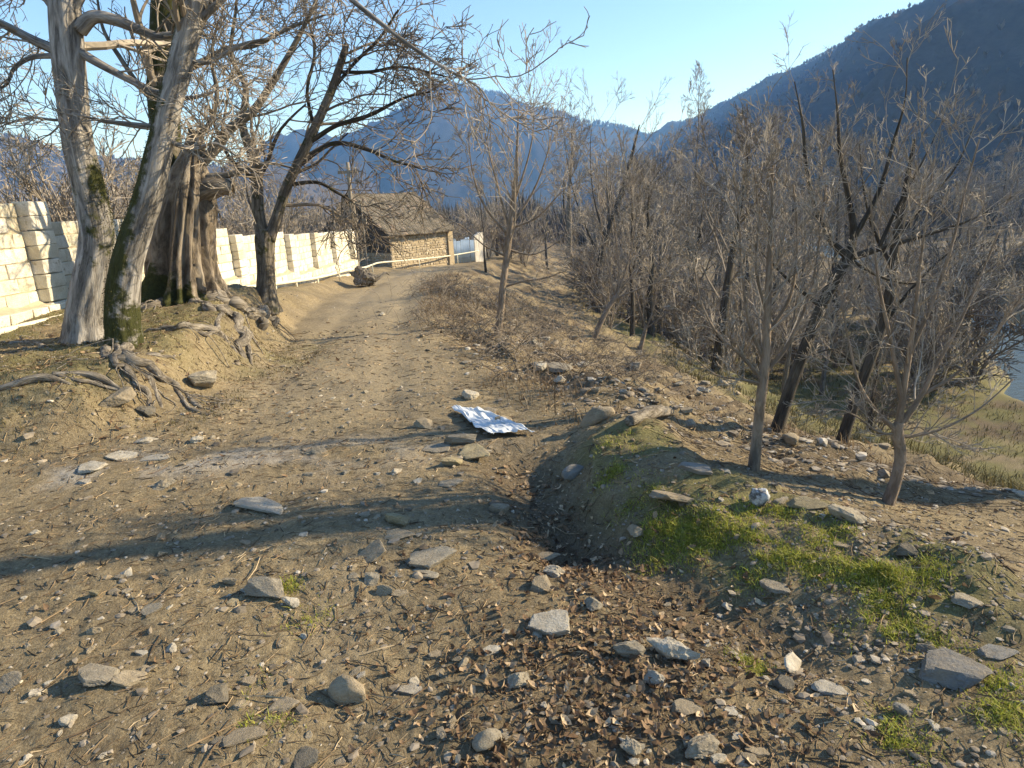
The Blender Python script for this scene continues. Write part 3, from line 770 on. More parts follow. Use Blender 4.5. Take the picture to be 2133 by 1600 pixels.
for k, a2, e, nrm, Lp, zl, rows in cores:                # mortar bed inside, a little behind the block faces
    for z0, z1, off, s0, s1 in ((zl, zl + rows * BH - .03, 0., -.0, Lp), (zl - .9, zl - .012, .235, -.2, Lp + .2)):
        p0 = a2 + e * s0 + nrm * (off - .085); p1 = a2 + e * s1 + nrm * (off - .085); q1 = p1 + nrm * .172; q0 = p0 + nrm * .172
        V = [(*p0, z0), (*p1, z0), (*q1, z0), (*q0, z0), (*p0, z1), (*p1, z1), (*q1, z1), (*q0, z1)]
        g.add(V, BOXQ)
    # soil and crumbled mortar lying on the ledge
    s = np.linspace(-.2, Lp + .2, 40); V = []
    for t in np.linspace(0, 1, 5):
        hh = zl - .03 + .075 * (1 - t) * (1 + .5 * noise2(s * 4 + k * 9, s * 0 + t * 3, 3)) * (1 - .3 * t)
        pp = a2[None] + e[None] * s[:, None] + nrm[None] * (.1 + t * .235)
        V.append(np.concatenate([pp, hh[:, None]], 1))
    V = np.array(V); i = np.arange(4)[:, None] * 40; j = np.arange(39)[None]
    g.add(V.reshape(-1, 3), np.stack([i + j, i + 40 + j, i + 40 + j + 1, i + j + 1], -1).reshape(-1, 4))
obj('mortar', g.build('mortar', W0), MAT['mortar'], wall)
# ------------------------------------------------------------------ gas pipe on posts
def simple_tube(ctrl, rows, sides, name, mat, parent, base, rnd=None):
    S = spline(np.array(ctrl, float), rows); V, Q = tubes(S[None, :, :3], S[None, :, 3], sides)
    n = len(V); V = np.vstack([V, S[0, :3], S[-1, :3]])
    T = [[(j + 1) % sides, j, n] for j in range(sides)] + [[(rows - 1) * sides + j, (rows - 1) * sides + (j + 1) % sides, n + 1] for j in range(sides)]
    return obj(name, mesh(name, V - np.asarray(base), [Q, T], {'rnd': np.full(len(V), .5 if rnd is None else rnd)}, True), MAT[mat] if isinstance(mat, str) else mat, parent)
pp = [(-5.86, 4.0, .50), (-5.9, 8.75, .46), (-6.0, 11.9, .28), (-5.9, 15.1, .04), (-5.85, 18.5, -.2), (-5.85, 21, -.33), (-5.85, 23.5, -.42), (-5.75, 25.8, -.55), (-6.2, 29.5, -.75), (-6.6, 33.6, -.98),
      (-5.6, 36.0, -1.12), (-4.0, 38.2, -1.2), (-3.0, 39.9, -1.22), (-1.7, 41.2, -1.15)]
pb = np.array([-5.9, 8.75, .0])
pipe = empty('gas_pipe', pb, 'thin cream pipe on short posts running along the wall to the house', 'pipe')
simple_tube([(*p, .042) for p in pp], 160, 10, 'pipe', 'pipe', pipe, pb)
for x, y, z in [(-5.87, 6.3, .49), (-5.93, 9.8, .40), (-5.97, 12.9, .21), (-5.9, 16.1, -.03), (-5.86, 17.6, -.13), (-5.85, 19.6, -.26), (-5.85, 22.2, -.37), (-5.8, 24.7, -.48), (-6.2, 29.5, -.75), (-5.0, 36.85, -1.16), (-3.0, 39.9, -1.22)]:
    simple_tube([(x, y, h1(x, y) - .15, .025), (x, y, z, .025)], 3, 8, 'post', 'pipe', pipe, pb)
# ------------------------------------------------------------------ tiled house
def build_house():
    a = math.radians(48); ex = np.array([math.cos(a), math.sin(a), 0]); ey = np.array([-math.sin(a), math.cos(a), 0]); ez = np.array([0, 0, 1.])
    c0 = AT(817, 555, 36.0); zb = c0[2]
    Lh, Wd, ze, zr = 4.35, 6.0, zb + 2.0, zb + 4.05
    root = empty('tiled_house', c0, 'low rubble stone house with mossy tiled roof beside the path end', 'house')
    P = lambda u, v, z: c0 + ex * u + ey * v + ez * (z - zb)
    def quadbox(us, vs, zs):
        V = [P(us[0], vs[0], zs[0]), P(us[1], vs[0], zs[0]), P(us[1], vs[1], zs[0]), P(us[0], vs[1], zs[0]), P(us[0], vs[0], zs[1]), P(us[1], vs[0], zs[1]), P(us[1], vs[1], zs[1]), P(us[0], vs[1], zs[1])]
        return np.array(V)
    g = Geo(); g.add(quadbox((0, Lh), (0, .4), (zb - .6, ze)), BOXQ); g.add(quadbox((0, .38), (.4, Wd), (zb - .6, ze - .1)), BOXQ); g.add(quadbox((Lh - .38, Lh), (.4, Wd), (zb - .6, ze)), BOXQ); g.add(quadbox((.38, Lh - .38), (Wd - .4, Wd), (zb - .6, ze)), BOXQ)
    wl = obj('wall', g.build('wall', c0), MAT['rubble'], root)
    # rubble stones set proud of the clay on the long wall and the gable foot
    g = Geo(); R = np.random.default_rng(5)
    def stones(n, umax, zmax, fn, nm):
        u = 0; z = .02
        while z < zmax - .05:
            hgt = R.uniform(.09, .17); u = R.uniform(-.1, 0)
            while u < umax - .05:
                ln = R.uniform(.12, .34); u0 = max(u, .01); u1 = min(u + ln, umax - .01)
                if u1 - u0 > .06 and R.random() < .9:
                    pts = []
                    for dd in (0, 1):
                        ins = .008 if dd == 0 else .028
                        for (uu, zz) in ((u0 + ins, z + ins), (u1 - ins, z + ins), (u1 - ins, z + hgt - ins), (u0 + ins, z + hgt - ins)):
                            pts.append(fn(uu + R.normal() * .012, .012 if dd == 0 else -R.uniform(.015, .05), zb - .25 + zz + R.normal() * .012))
                    g.add(pts, [[4, 5, 6, 7], [0, 1, 5, 4], [1, 2, 6, 5], [2, 3, 7, 6], [3, 0, 4, 7]], rnd=np.full(8, R.random()))
                u += ln + .012
            z += hgt + .01
    stones(0, Lh, 2.1, lambda u, o, z: P(u, o, z), 0)
    stones(0, Wd, 1.0, lambda u, o, z: P(o, u, z), 0)
    st = obj('rubble_stones', g.build('rubble_stones', c0), MAT['rubble_st'], wl); tag(st, kind='stuff')
    # dark boarded gable above the foot wall
    g = Geo(); n = 24; bw = Wd / n
    for i in range(n):
        v0, v1 = i * bw + .008, (i + 1) * bw - .008; top = lambda v: ze + (zr - ze) * (1 - abs(v - Wd / 2) / (Wd / 2)) - .12
        V = np.array([P(-.02, v0, zb + .75), P(.03, v0, zb + .75), P(.03, v1, zb + .75), P(-.02, v1, zb + .75), P(-.02, v0, top(v0)), P(.03, v0, top(v0)), P(.03, v1, top(v1)), P(-.02, v1, top(v1))])
        me = mesh('board', V - c0, [BOXQ]); obj('board', me, MAT['wood_dark'], root)
    g = Geo(); top = lambda v: ze + (zr - ze) * (1 - abs(v - Wd / 2) / (Wd / 2)) - .16
    V = [P(Lh - .2, 0, ze), P(Lh - .2, Wd, ze), P(Lh - .2, Wd / 2, zr - .15), P(Lh - .1, 0, ze), P(Lh - .1, Wd, ze), P(Lh - .1, Wd / 2, zr - .15)]
    g.add(V, [[0, 1, 4, 3], [1, 2, 5, 4], [2, 0, 3, 5]], [[0, 2, 1], [3, 4, 5]]); obj('far_gable', g.build('far_gable', c0), MAT['wood_dark'], root)
    # roof: deck plus individual overlapping tiles
    ov = .42; rise = (zr - ze) / (Wd / 2)
    roof = bpy.data.objects.new('roof', None); col.objects.link(roof); roof.parent = root
    for sgn in (0, 1):
        vv = (lambda t: t) if sgn == 0 else (lambda t: Wd - t)
        S = lambda u, t, h: P(u, vv(t), ze + rise * t + h)
        V = [S(-.35, -ov, -.05), S(Lh + .35, -ov, -.05), S(Lh + .35, Wd / 2, -.05), S(-.35, Wd / 2, -.05), S(-.35, -ov, 0), S(Lh + .35, -ov, 0), S(Lh + .35, Wd / 2, 0), S(-.35, Wd / 2, 0)]
        obj('roof_deck', mesh('roof_deck', np.array(V) - c0, [BOXQ]), MAT['wood_dark'], root)
        g = Geo(); t = -ov - .04; row = 0; step = .20
        while t < Wd / 2 - .02:
            u = -.37 - (.09 if row % 2 else 0)
            sag = .035 * math.sin(row * .5)
            while u < Lh + .35:
                uw = .175; j = R.normal() * .012; t1 = min(t + .30, Wd / 2 + .02)
                sg = lambda uu: -.05 * math.sin(max(0, min(1, uu / Lh)) * 3.14) + sag * .3
                pts = []
                for (tt, h0) in ((t + j, .055), (t1, .025)):
                    for q in range(5):
                        al = q / 4; pts.append(S(u + uw * al * .97, tt, h0 + .028 * math.sin(al * math.pi) + sg(u) + R.normal() * .002))
                pts += [S(u, t + j, .03 + sg(u)), S(u + uw * .97, t + j, .03 + sg(u))]
                if R.random() > .012:
                    g.add(pts, [[q, q + 1, q + 6, q + 5] for q in range(4)] + [[10, 11, 4, 2], ], [[10, 2, 0]], rnd=np.full(12, np.clip(R.normal(.5, .22), 0, 1)))
                u += uw
            t += step; row += 1
        tl = obj('roof_tiles', g.build('roof_tiles', c0), MAT['tile'], roof); tag(tl, kind='stuff')
    roof.location = (0, 0, 0)
    for i in range(9):                                   # rafter ends under the eave
        u = .1 + i * (Lh - .2) / 8
        V = [P(u - .04, -.36, ze - .10 - .36 * rise), P(u + .04, -.36, ze - .10 - .36 * rise), P(u + .04, .3, ze - .10 + .3 * rise), P(u - .04, .3, ze - .10 + .3 * rise)]
        V = V + [v + np.array([0, 0, .08]) for v in V]
        obj('rafter', mesh('rafter', np.array(V) - c0, [BOXQ]), MAT['wood_old'], root)
    # end buttress by the gate, and pale quoin strip at the near corner
    obj('corner_pillar', mesh('corner_pillar', quadbox((Lh + .02, Lh + .42), (-.12, .4), (zb - .6, ze - .12)) - c0, [BOXQ]), MAT['rubble'], root)
    return c0, P, ex, ey, zb, Lh, ze
c0, HP, ex, ey, zb, Lh, ze = build_house()
def build_gate():
    A = AT(934, 553, 39.9); B = AT(990, 549, 41.6); root = empty('metal_gate', A, 'bluish corrugated zinc sheet gate between house and pale wall', 'gate')
    e = B - A; e[2] = 0; L = np.linalg.norm(e); e /= L; nrm = np.array([e[1], -e[0], 0])
    n = 6
    for k in range(n):
        g = Geo(); s = np.linspace(k * L / n + .008, (k + 1) * L / n - .008, 25); off = .022 * np.sin(s * 2 * np.pi / .085)
        lo = A + e * s[:, None] + nrm * off[:, None]; lo[:, 2] = A[2] + .05; hi = lo.copy(); hi[:, 2] = A[2] + 1.5 + .10 * math.sin(k * 2.1) + .02
        V = np.vstack([lo, hi]); Q = [[i, i + 1, 26 + i, 25 + i] for i in range(24)]
        g.add(V, Q); o = obj('sheet', g.build('sheet', A, True), MAT['zinc'], root); md = o.modifiers.new('thick', 'SOLIDIFY'); md.thickness = .006
    for z in (.35, 1.15):
        q = A - nrm * .06; V = np.array([q + e * .0 + nrm * -.03, q + e * L + nrm * -.03, q + e * L + nrm * .02, q + nrm * .02]); V[:, 2] = A[2] + z
        V = np.vstack([V, V + [0, 0, .07]]); obj('rail', mesh('rail', V - A, [BOXQ]), MAT['wood_old'], root)
    # pale plastered wall beyond the gate
    Cc = AT(1012, 545, 42.4); w = empty('plaster_wall', B, 'short pale plastered wall to the right of the zinc gate', 'wall')
    e2 = Cc - B; e2[2] = 0; L2 = np.linalg.norm(e2); e2 /= L2; n2 = np.array([e2[1], -e2[0], 0])
    s = np.linspace(0, L2, 9); V = []
    for off in (0, .25):
        for r_ in range(6):
            q = B + e2 * (s[:, None] + .05) - n2 * off; q[:, 2] = B[2] - .3 + (2.0 + .25 * np.sin(s * 2.1)) * r_ / 5
            V.append(q + (rng.normal(size=q.shape) * .012))
    V = np.array(V).reshape(2, 6, 9, 3); ix = np.arange(108).reshape(2, 6, 9); Q = []
    for f_ in (0, 1):
        for i in range(5):
            for j in range(8): Q.append([ix[f_, i, j], ix[f_, i, j + 1], ix[f_, i + 1, j + 1], ix[f_, i + 1, j]])
    for j in range(8): Q.append([ix[0, 5, j], ix[0, 5, j + 1], ix[1, 5, j + 1], ix[1, 5, j]])
    for i in range(5):
        for j in (0, 8): Q.append([ix[0, i, j], ix[0, i + 1, j], ix[1, i + 1, j], ix[1, i, j]])
    obj('wall_face', mesh('wall_face', V.reshape(-1, 3) - B, [Q]), MAT['plaster'], w)
build_gate()
# posts and pole by the end of the block wall
def pole(name, px0, py0, px1, py1, Y, r0, r1, label, mat, cat='pole'):
    b = AT(px0, py0, Y); t = AT(px1, py1, Y); b[2] = min(b[2], h1(b[0], b[1])) - .2
    e = empty(name, b, label, cat); simple_tube([(*b, r0), (*(b * .5 + t * .5 + [.02, 0, 0]), (r0 + r1) / 2), (*t, r1)], 14, 9, 'shaft', mat, e, b); return e, b, t
e, b, t = pole('utility_pole', 740, 562, 724, 338, 27.5, .10, .07, 'tall weathered wooden pole standing at the end of the block wall', 'wood_old')
V = box_v(t + [-.45, -.05, -.45], t + [.35, .05, -.33]); obj('crossbar', mesh('crossbar', V - b, [BOXQ]), MAT['wood_old'], e)
for dx in (-.38, .28):
    simple_tube([(*(t + [dx, 0, -.33]), .03), (*(t + [dx, 0, -.27]), .045), (*(t + [dx, 0, -.2]), .03)], 5, 8, 'insulator', 'plaster', e, b)
pole('fence_post', 747, 566, 736, 420, 28.2, .06, .055, 'thin grey wooden post next to the tall wooden pole', 'wood_old', 'post')
def riser():
    b = AT(766, 560, 29.5); b[2] = h1(b[0], b[1]); e = empty('riser_pipe', b, 'pale upright pipe with bent top in front of the dark gable', 'pipe')
    t = AT(751, 420, 29.5); t2 = AT(738, 424, 29.5)
    simple_tube([(b[0], b[1], b[2] - .1, .035), (*(b * .5 + t * .5), .035), (*(t - [0, 0, .08]), .035), (*(t + [-.05, 0, .01]), .035), (*t2, .035), (*(t2 - [0.03, 0, .25]), .035)], 40, 8, 'pipe', 'wood_old', e, b)
    V = box_v(t + [-.03, -.06, -1.0], t + [.17, .05, -.75]); obj('valve_box', mesh('valve_box', V - b, [BOXQ]), MAT['wood_old'], e)
riser()
# ------------------------------------------------------------------ the old walnuts on the left bank
def ground_ctrl(pts):
    """roots: photo pixels on the ground with radius and lift above the soil"""
    out = []
    for px, py, r, lift in pts:
        p = G(px, py); out.append((p[0], p[1], p[2] + lift * .45, r * depth(p) / 13.)); out[-1] = (out[-1][0], out[-1][1], out[-1][2] - out[-1][3] * .25, out[-1][3])
    return out
TW = [dict(n=14, t0=.12, t1=1., lf=.45, ang=.8, K=9, trop=.015, wig=.11, rf=.34, rmin=.0045, tip=.4, taper_len=.4, lmin=.55),
      dict(n=7, t0=.15, t1=1., lf=.52, ang=.7, K=7, trop=.02, wig=.14, rf=.6, rmin=.0034, tip=.55, lmin=.32),
      dict(n=5, t0=.2, t1=1., lf=.52, ang=.65, K=5, trop=.04, wig=.15, rf=.7, rmin=.0027, tip=.7, lmin=.16),
      dict(n=2, t0=.3, t1=1., lf=.5, ang=.65, K=3, trop=.05, wig=.15, rf=.8, rmin=.0024, tip=.8, lmin=.08)]
def tw(n1=11, n2=7, n3=5, n4=2, lf=.34):
    L = [dict(x) for x in TW]; L[0]['n'] = n1; L[1]['n'] = n2; L[2]['n'] = n3; L[3]['n'] = n4; L[0]['lf'] = lf; return L if n4 else L[:3]
def mossA(V, nv, s): return np.clip(.08 + .36 * np.exp(-((s - 1.75) / .75) ** 2) + .10 * nv[:, 0], 0, 1)
def mossB(V, nv, s): return np.clip(.74 - .15 * s - .38 * nv[:, 0] * ss(.5, 1.2, s) - .10 * nv[:, 0], 0, 1)
def mossC(V, nv, s): return np.clip(.95 - 1.0 * s - .15 * nv[:, 0] + .25 * (np.abs(nv[:, 1]) > .8), 0, 1)
def mossS(V, nv, s): return np.clip(.62 - .1 * nv[:, 0], 0, 1)
def build_A():
    b = G(183, 703); Y = b[1]; kk = depth(b) / 10.2
    t = Tree('walnut_tree', b, 'pale grey walnut trunk nearest the camera, standing straight on the left bank', 'tree')
    tr = PX([(178, 745, .36), (180, 700, .30), (180, 655, .255), (193, 580, .235), (203, 500, .225), (186, 400, .205), (162, 300, .20), (150, 200, .205), (140, 100, .21), (133, 0, .19), (128, -120, .17), (125, -300, .13), (118, -520, .07)], Y, kk)
    t.part('trunk', tr, 'bark_pale', 190, 52, src=7, rough=.085, rfreq=(17, 17, 2.6), moss=mossA, seed=3, flare=.25, tufts=900)
    for L in ([(165, 62, .10), (195, 36, .085), (240, 42, .075), (290, 62, .065), (335, 76, .055), (400, 60, .04), (450, 10, .03), (480, -60, .015)],
              [(125, 108, .075), (70, 84, .062), (0, 48, .05), (-70, 20, .035), (-140, 30, .015)],
              [(165, 108, .065), (220, 140, .055), (270, 166, .05), (325, 192, .045, -.05), (390, 205, .03, -.1), (450, 190, .015, -.1)],
              [(115, 116, .04), (65, 120, .034), (30, 142, .027), (14, 175, .02), (-10, 190, .012)],
              [(150, 20, .08), (185, -40, .07), (230, -110, .06), (300, -160, .045), (380, -190, .02)],
              [(130, 40, .07), (80, -30, .06), (30, -110, .045), (-20, -190, .03), (-60, -300, .015)],
              [(165, 240, .03), (120, 250, .022), (60, 245, .016), (10, 260, .01)]):
        t.part('limb', PX(L, Y, kk), 'bark_pale', 46, 12, rough=.06, rfreq=(22, 22, 3), seed=5)
    t.roots(([(215, 705, .12, .0), (225, 742, .10, .0), (262, 752, .075, .04), (310, 790, .06, .02), (330, 830, .045, -.02), (345, 860, .03, -.04)],
              [(110, 730, .07, .0), (60, 712, .06, -.02), (10, 720, .05, -.05)],
              [(105, 780, .03, .03), (170, 795, .04, .02), (225, 808, .035, .01), (262, 818, .02, -.01)]), moss=lambda V, n, s: np.full(len(V), .25))
    t.crown('twig_pale', tw(8, 5, 5, 1, .42), sides=(6, 4, 3, 3))
rng = np.random.default_rng(101)
build_A()
def build_B():
    b = G(258, 712); Y = b[1] - .02; kk = depth(b) / 10.0
    t = Tree('walnut_tree', b, 'mossy walnut trunk leaning to the right over the straight pale one', 'tree')
    tr = PX([(258, 760, .30), (258, 705, .25), (253, 640, .235), (262, 560, .215), (285, 480, .20), (312, 400, .19), (334, 300, .172), (352, 220, .168), (376, 130, .165), (400, 30, .16), (415, -60, .145), (432, -200, .12), (455, -420, .07)], Y, kk)
    t.part('trunk', tr, 'bark_pale', 190, 52, src=6, rough=.085, rfreq=(17, 17, 2.4), moss=mossB, seed=13, flare=.3, tufts=3800)
    for L in ([(345, 262, .05), (310, 264, .045), (260, 258, .035), (205, 250, .02), (150, 235, .01)],
              [(420, -100, .09), (500, -150, .065), (600, -90, .05, -.1), (690, -35, .038, -.2), (760, 22, .032, -.3), (850, 92, .026, -.4), (925, 142, .02, -.45), (970, 165, .015, -.5), (1005, 190, .011, -.5), (1030, 235, .006, -.5)],
              [(390, 60, .05), (440, 20, .045), (500, -30, .04), (570, -40, .03), (650, -20, .015)],
              [(380, 120, .035), (430, 130, .03), (500, 95, .025), (560, 80, .015)],
              [(410, -40, .08), (370, -110, .06), (330, -190, .045), (280, -280, .02)],
              [(340, 290, .04), (400, 310, .03), (450, 300, .02), (500, 330, .012)]):
        t.part('limb', PX(L, Y, kk), 'bark_pale', 46, 12, rough=.06, rfreq=(22, 22, 3), seed=15)
    t.roots(([(262, 716, .13, .0), (266, 742, .11, .02), (300, 765, .085, .05), (340, 790, .075, .05), (375, 812, .06, .03), (405, 840, .05, .0), (440, 860, .03, -.03)],
              [(240, 715, .08, .0), (235, 745, .06, .02), (255, 770, .06, .05), (290, 800, .055, .03), (312, 840, .045, .0), (318, 862, .03, -.03)],
              [(300, 738, .05, .01), (340, 745, .04, .03), (375, 748, .02, .0)],
              [(360, 800, .04, .02), (395, 850, .045, .01), (432, 862, .04, .0), (460, 852, .02, -.03)]), moss=lambda V, n, s: np.clip(.42 - .25 * n[:, 2] - .2 * s, 0, 1))
    t.crown('twig_pale', tw(8, 5, 5, 1, .42), sides=(6, 4, 3, 3))
rng = np.random.default_rng(102)
build_B()
def build_C():
    b = G(385, 628); Y = b[1] + .35; kk = depth(b) / 11.6
    t = Tree('hollow_tree', b, 'huge old hollow trunk with fluted brown wood behind the leaning trunk', 'tree')
    base = PX([(386, 665, .95), (386, 628, .80), (385, 590, .62), (384, 540, .53), (385, 480, .47), (388, 430, .44), (393, 385, .36), (399, 340, .24), (405, 305, .17), (408, 275, .12)], Y, kk)
    t.part('trunk', base, 'bark_old', 170, 84, src=False, flute=.12, flute_n=9, rough=.09, rfreq=(10, 10, 1.0), moss=mossC, seed=23, end_break=.12, tufts=2600, hollow=True, grooves=[(-1.98, .22, .55), (-1.22, .08, .34), (-.62, .09, .36), (-2.55, .10, .3), (-.05, .12, .3), (-.9, .05, .18), (-1.55, .05, .2), (-.3, .05, .2), (.8, .2, .4), (1.7, .2, .4), (2.6, .2, .4)])
    stem = PX([(372, 455, .30, .2), (356, 370, .25, .2), (347, 290, .25, .2), (342, 200, .26, .2), (345, 100, .25, .2), (350, 0, .23, .2), (355, -150, .18, .2), (362, -380, .08, .2)], Y, kk)
    t.part('limb', stem, 'bark_mid', 110, 30, src=2, rough=.08, rfreq=(14, 14, 2.4), moss=mossS, seed=27, tufts=1500)
    for L in ([(410, 405, .22), (440, 392, .20), (465, 388, .17), (484, 396, .12)],
              [(412, 345, .12), (440, 320, .10), (480, 270, .085), (530, 228, .07), (575, 160, .06), (615, 90, .045), (655, 10, .03), (690, -70, .015)],
              [(360, 60, .10, .2), (400, 20, .085), (450, -10, .07), (520, -60, .05), (600, -110, .02)],
              [(345, 160, .07, .2), (420, 130, .06), (480, 100, .05), (530, 95, .04), (600, 60, .03), (680, 30, .015)],
              [(350, 230, .06, .2), (300, 190, .05), (250, 120, .04), (215, 60, .03), (200, -20, .015)],
              [(418, 370, .07), (470, 365, .06), (520, 352, .045), (560, 340, .03), (610, 350, .015)],
              [(404, 300, .05), (440, 250, .045), (452, 190, .04), (440, 120, .03), (455, 40, .015)]):
        first = L[0][2] > .2
        t.part('limb', PX(L, Y, kk), 'bark_old' if first else 'bark_mid', 50, 18 if first else 10, src=not first, rough=.09, rfreq=(14, 14, 2.4), seed=29, end_break=.06 if first else 0, hollow=first)
    t.roots(([(425, 622, .17, .1), (470, 632, .14, .08), (510, 648, .12, .07), (535, 672, .11, .05), (556, 692, .07, .02)],
              [(440, 640, .09, .02), (480, 655, .09, .05), (500, 690, .085, .06), (497, 722, .07, .03), (510, 750, .04, .0)],
              [(300, 690, .03, .03), (345, 688, .05, .05), (395, 684, .06, .06), (440, 690, .07, .06), (475, 712, .07, .05), (495, 735, .05, .0)],
              [(520, 655, .09, .04), (548, 650, .1, .08), (566, 664, .08, .05), (572, 680, .05, .0)],
              [(460, 650, .06, .03), (455, 680, .05, .05), (430, 700, .04, .03), (410, 690, .03, .02)],
              [(505, 690, .06, .06), (520, 700, .06, .04), (520, 730, .045, .02), (527, 765, .02, .0)],
              [(410, 628, .1, .05), (430, 645, .08, .06), (460, 650, .07, .06), (485, 660, .06, .05)],
              [(335, 630, .12, .05), (310, 640, .09, .03), (290, 640, .06, .0)]), seed=33)
    t.crown('twig_dark', tw(6, 5, 4, 1, .42), sides=(6, 4, 3, 3))
rng = np.random.default_rng(103)
build_C()
def build_D():
    b = G(556, 624); Y = b[1]; kk = depth(b) / 18.5
    t = Tree('walnut_tree', b, 'forked dark walnut growing by the block wall behind the hollow trunk', 'tree')
    t.part('trunk', PX([(557, 650, .36), (556, 622, .29), (555, 590, .25), (553, 540, .24), (552, 500, .26), (553, 478, .22)], Y, kk), 'bark_mid', 110, 44, src=False, rough=.08, rfreq=(15, 15, 2.4), seed=43, flare=.35, moss=lambda V, n, s: np.full(len(V), .36), tufts=400)
    for L in ([(549, 505, .19), (538, 440, .17), (536, 385, .16), (528, 330, .13), (505, 260, .10), (512, 185, .075), (482, 115, .055), (490, 30, .04), (500, -60, .015)],
              [(561, 500, .18), (580, 445, .15), (597, 390, .135), (622, 338, .125), (655, 268, .115), (690, 190, .105), (716, 112, .09), (722, 92, .07)],
              [(640, 300, .07), (700, 262, .06), (770, 240, .05), (840, 205, .035), (900, 190, .018)],
              [(615, 350, .07), (690, 300, .06), (760, 310, .05), (820, 335, .035), (880, 352, .018)],
              [(690, 190, .05), (740, 130, .045), (790, 80, .035), (830, 20, .02)],
              [(655, 270, .05), (640, 190, .045), (655, 110, .035), (640, 30, .02)],
              [(536, 380, .06), (480, 330, .05), (450, 270, .04), (430, 200, .02)],
              [(600, 385, .06), (660, 380, .05), (700, 400, .04), (735, 420, .02)],
              [(705, 150, .05), (770, 150, .045), (840, 140, .035), (930, 160, .018)]):
        t.part('limb', PX(L, Y, kk), 'bark_dark' if L[0][2] < .17 else 'bark_mid', 50, 12, rough=.08, rfreq=(18, 18, 3), moss=(lambda V, n, s: np.full(len(V), .38)), seed=45)
    t.crown('twig_dark', [dict(n=9, t0=.1, t1=1., lf=.45, ang=.75, K=9, trop=-.01, wig=.12, rf=.38, rmin=.0075, tip=.4, taper_len=.4, lmin=.9),
      dict(n=6, t0=.15, t1=1., lf=.5, ang=.7, K=6, trop=.0, wig=.14, rf=.6, rmin=.0055, tip=.5, lmin=.5), dict(n=4, t0=.2, t1=1., lf=.55, ang=.7, K=4, trop=.02, wig=.16, rf=.7, rmin=.0046, tip=.7, lmin=.25),
      dict(n=1, t0=.3, t1=1., lf=.55, ang=.7, K=3, trop=.02, wig=.22, rf=.8, rmin=.0042, tip=.8)], sides=(6, 4, 3, 3))
rng = np.random.default_rng(104)
build_D()
# ------------------------------------------------------------------ young trees on the slope
def young(name, basepx, ref, label, trunk, limbs, bark, twig, sp=1.0, n=(9, 6, 4, 0), src=2, lf=.48, cat='tree', sides=18, rows=70, dY=0., tk=.82):
    global rng; rng = np.random.default_rng(int(basepx[0]))
    b = G(*basepx); Y = b[1] + dY; kk = depth(b) / ref; sp = sp * kk
    t = Tree(name, b, label, cat)
    p0 = (trunk[0][0] - .1 * (trunk[1][0] - trunk[0][0]), trunk[0][1] + 22, trunk[0][2] * 1.15)
    t.part('trunk', PX([p0] + trunk, Y, kk * tk), bark, rows, sides, src=src + 1 if src is not False else False, rough=.05, rfreq=(20, 20, 4), seed=len(label), flare=.25, moss=lambda V, nv, s: np.full(len(V), .22))
    for L in limbs:
        L = [(*q[:2], q[2] * (1 - .5 * i / (len(L) - 1)), *q[3:]) for i, q in enumerate(L)]
        t.part('limb', PX(L, Y, kk * .6), bark, 30, 8, rough=.04, rfreq=(20, 20, 4), seed=3)
    lv = [dict(n=n[0], t0=.12, t1=1., lf=lf, ang=.68, K=8, trop=.05, wig=.085, rf=.36, rmin=.0023 * sp, tip=.3, taper_len=.4, lmin=.22),
          dict(n=n[1], t0=.15, t1=1., lf=.52, ang=.65, K=6, trop=.05, wig=.085, rf=.58, rmin=.0021 * sp, tip=.45),
          dict(n=n[2], t0=.2, t1=1., lf=.55, ang=.65, K=4, trop=.05, wig=.09, rf=.7, rmin=.0018 * sp, tip=.6)]
    if n[3]: lv.append(dict(n=n[3], t0=.2, t1=1., lf=.55, ang=.65, K=3, trop=.05, wig=.08, rf=.8, rmin=.0016 * sp, tip=.7))
    t.crown(twig, lv, sides=(6, 4, 3, 3)); return t
young('young_tree', (1572, 976), 4.9, 'slim tan young tree with straight stem on the slope right of the mound',
      [(1570, 978, .066), (1578, 900, .056), (1585, 830, .054), (1592, 775, .05), (1597, 700, .042), (1600, 620, .036), (1603, 540, .028), (1607, 440, .018), (1610, 340, .007)],
      [[(1590, 792, .03), (1545, 742, .026), (1492, 692, .02), (1458, 622, .014), (1446, 550, .007)], [(1592, 778, .03), (1640, 720, .026), (1688, 610, .02), (1708, 490, .014), (1720, 390, .007)],
       [(1594, 755, .028), (1562, 680, .024), (1546, 570, .018), (1540, 460, .012), (1528, 370, .006)], [(1597, 700, .026), (1648, 610, .022), (1660, 490, .016), (1652, 380, .007)],
       [(1598, 660, .022), (1575, 560, .018), (1580, 450, .012), (1570, 350, .006)], [(1588, 800, .022), (1540, 790, .018), (1490, 780, .012), (1440, 740, .007)]], 'bark_young', 'twig_pale', n=(11, 6, 4, 1), tk=.68)
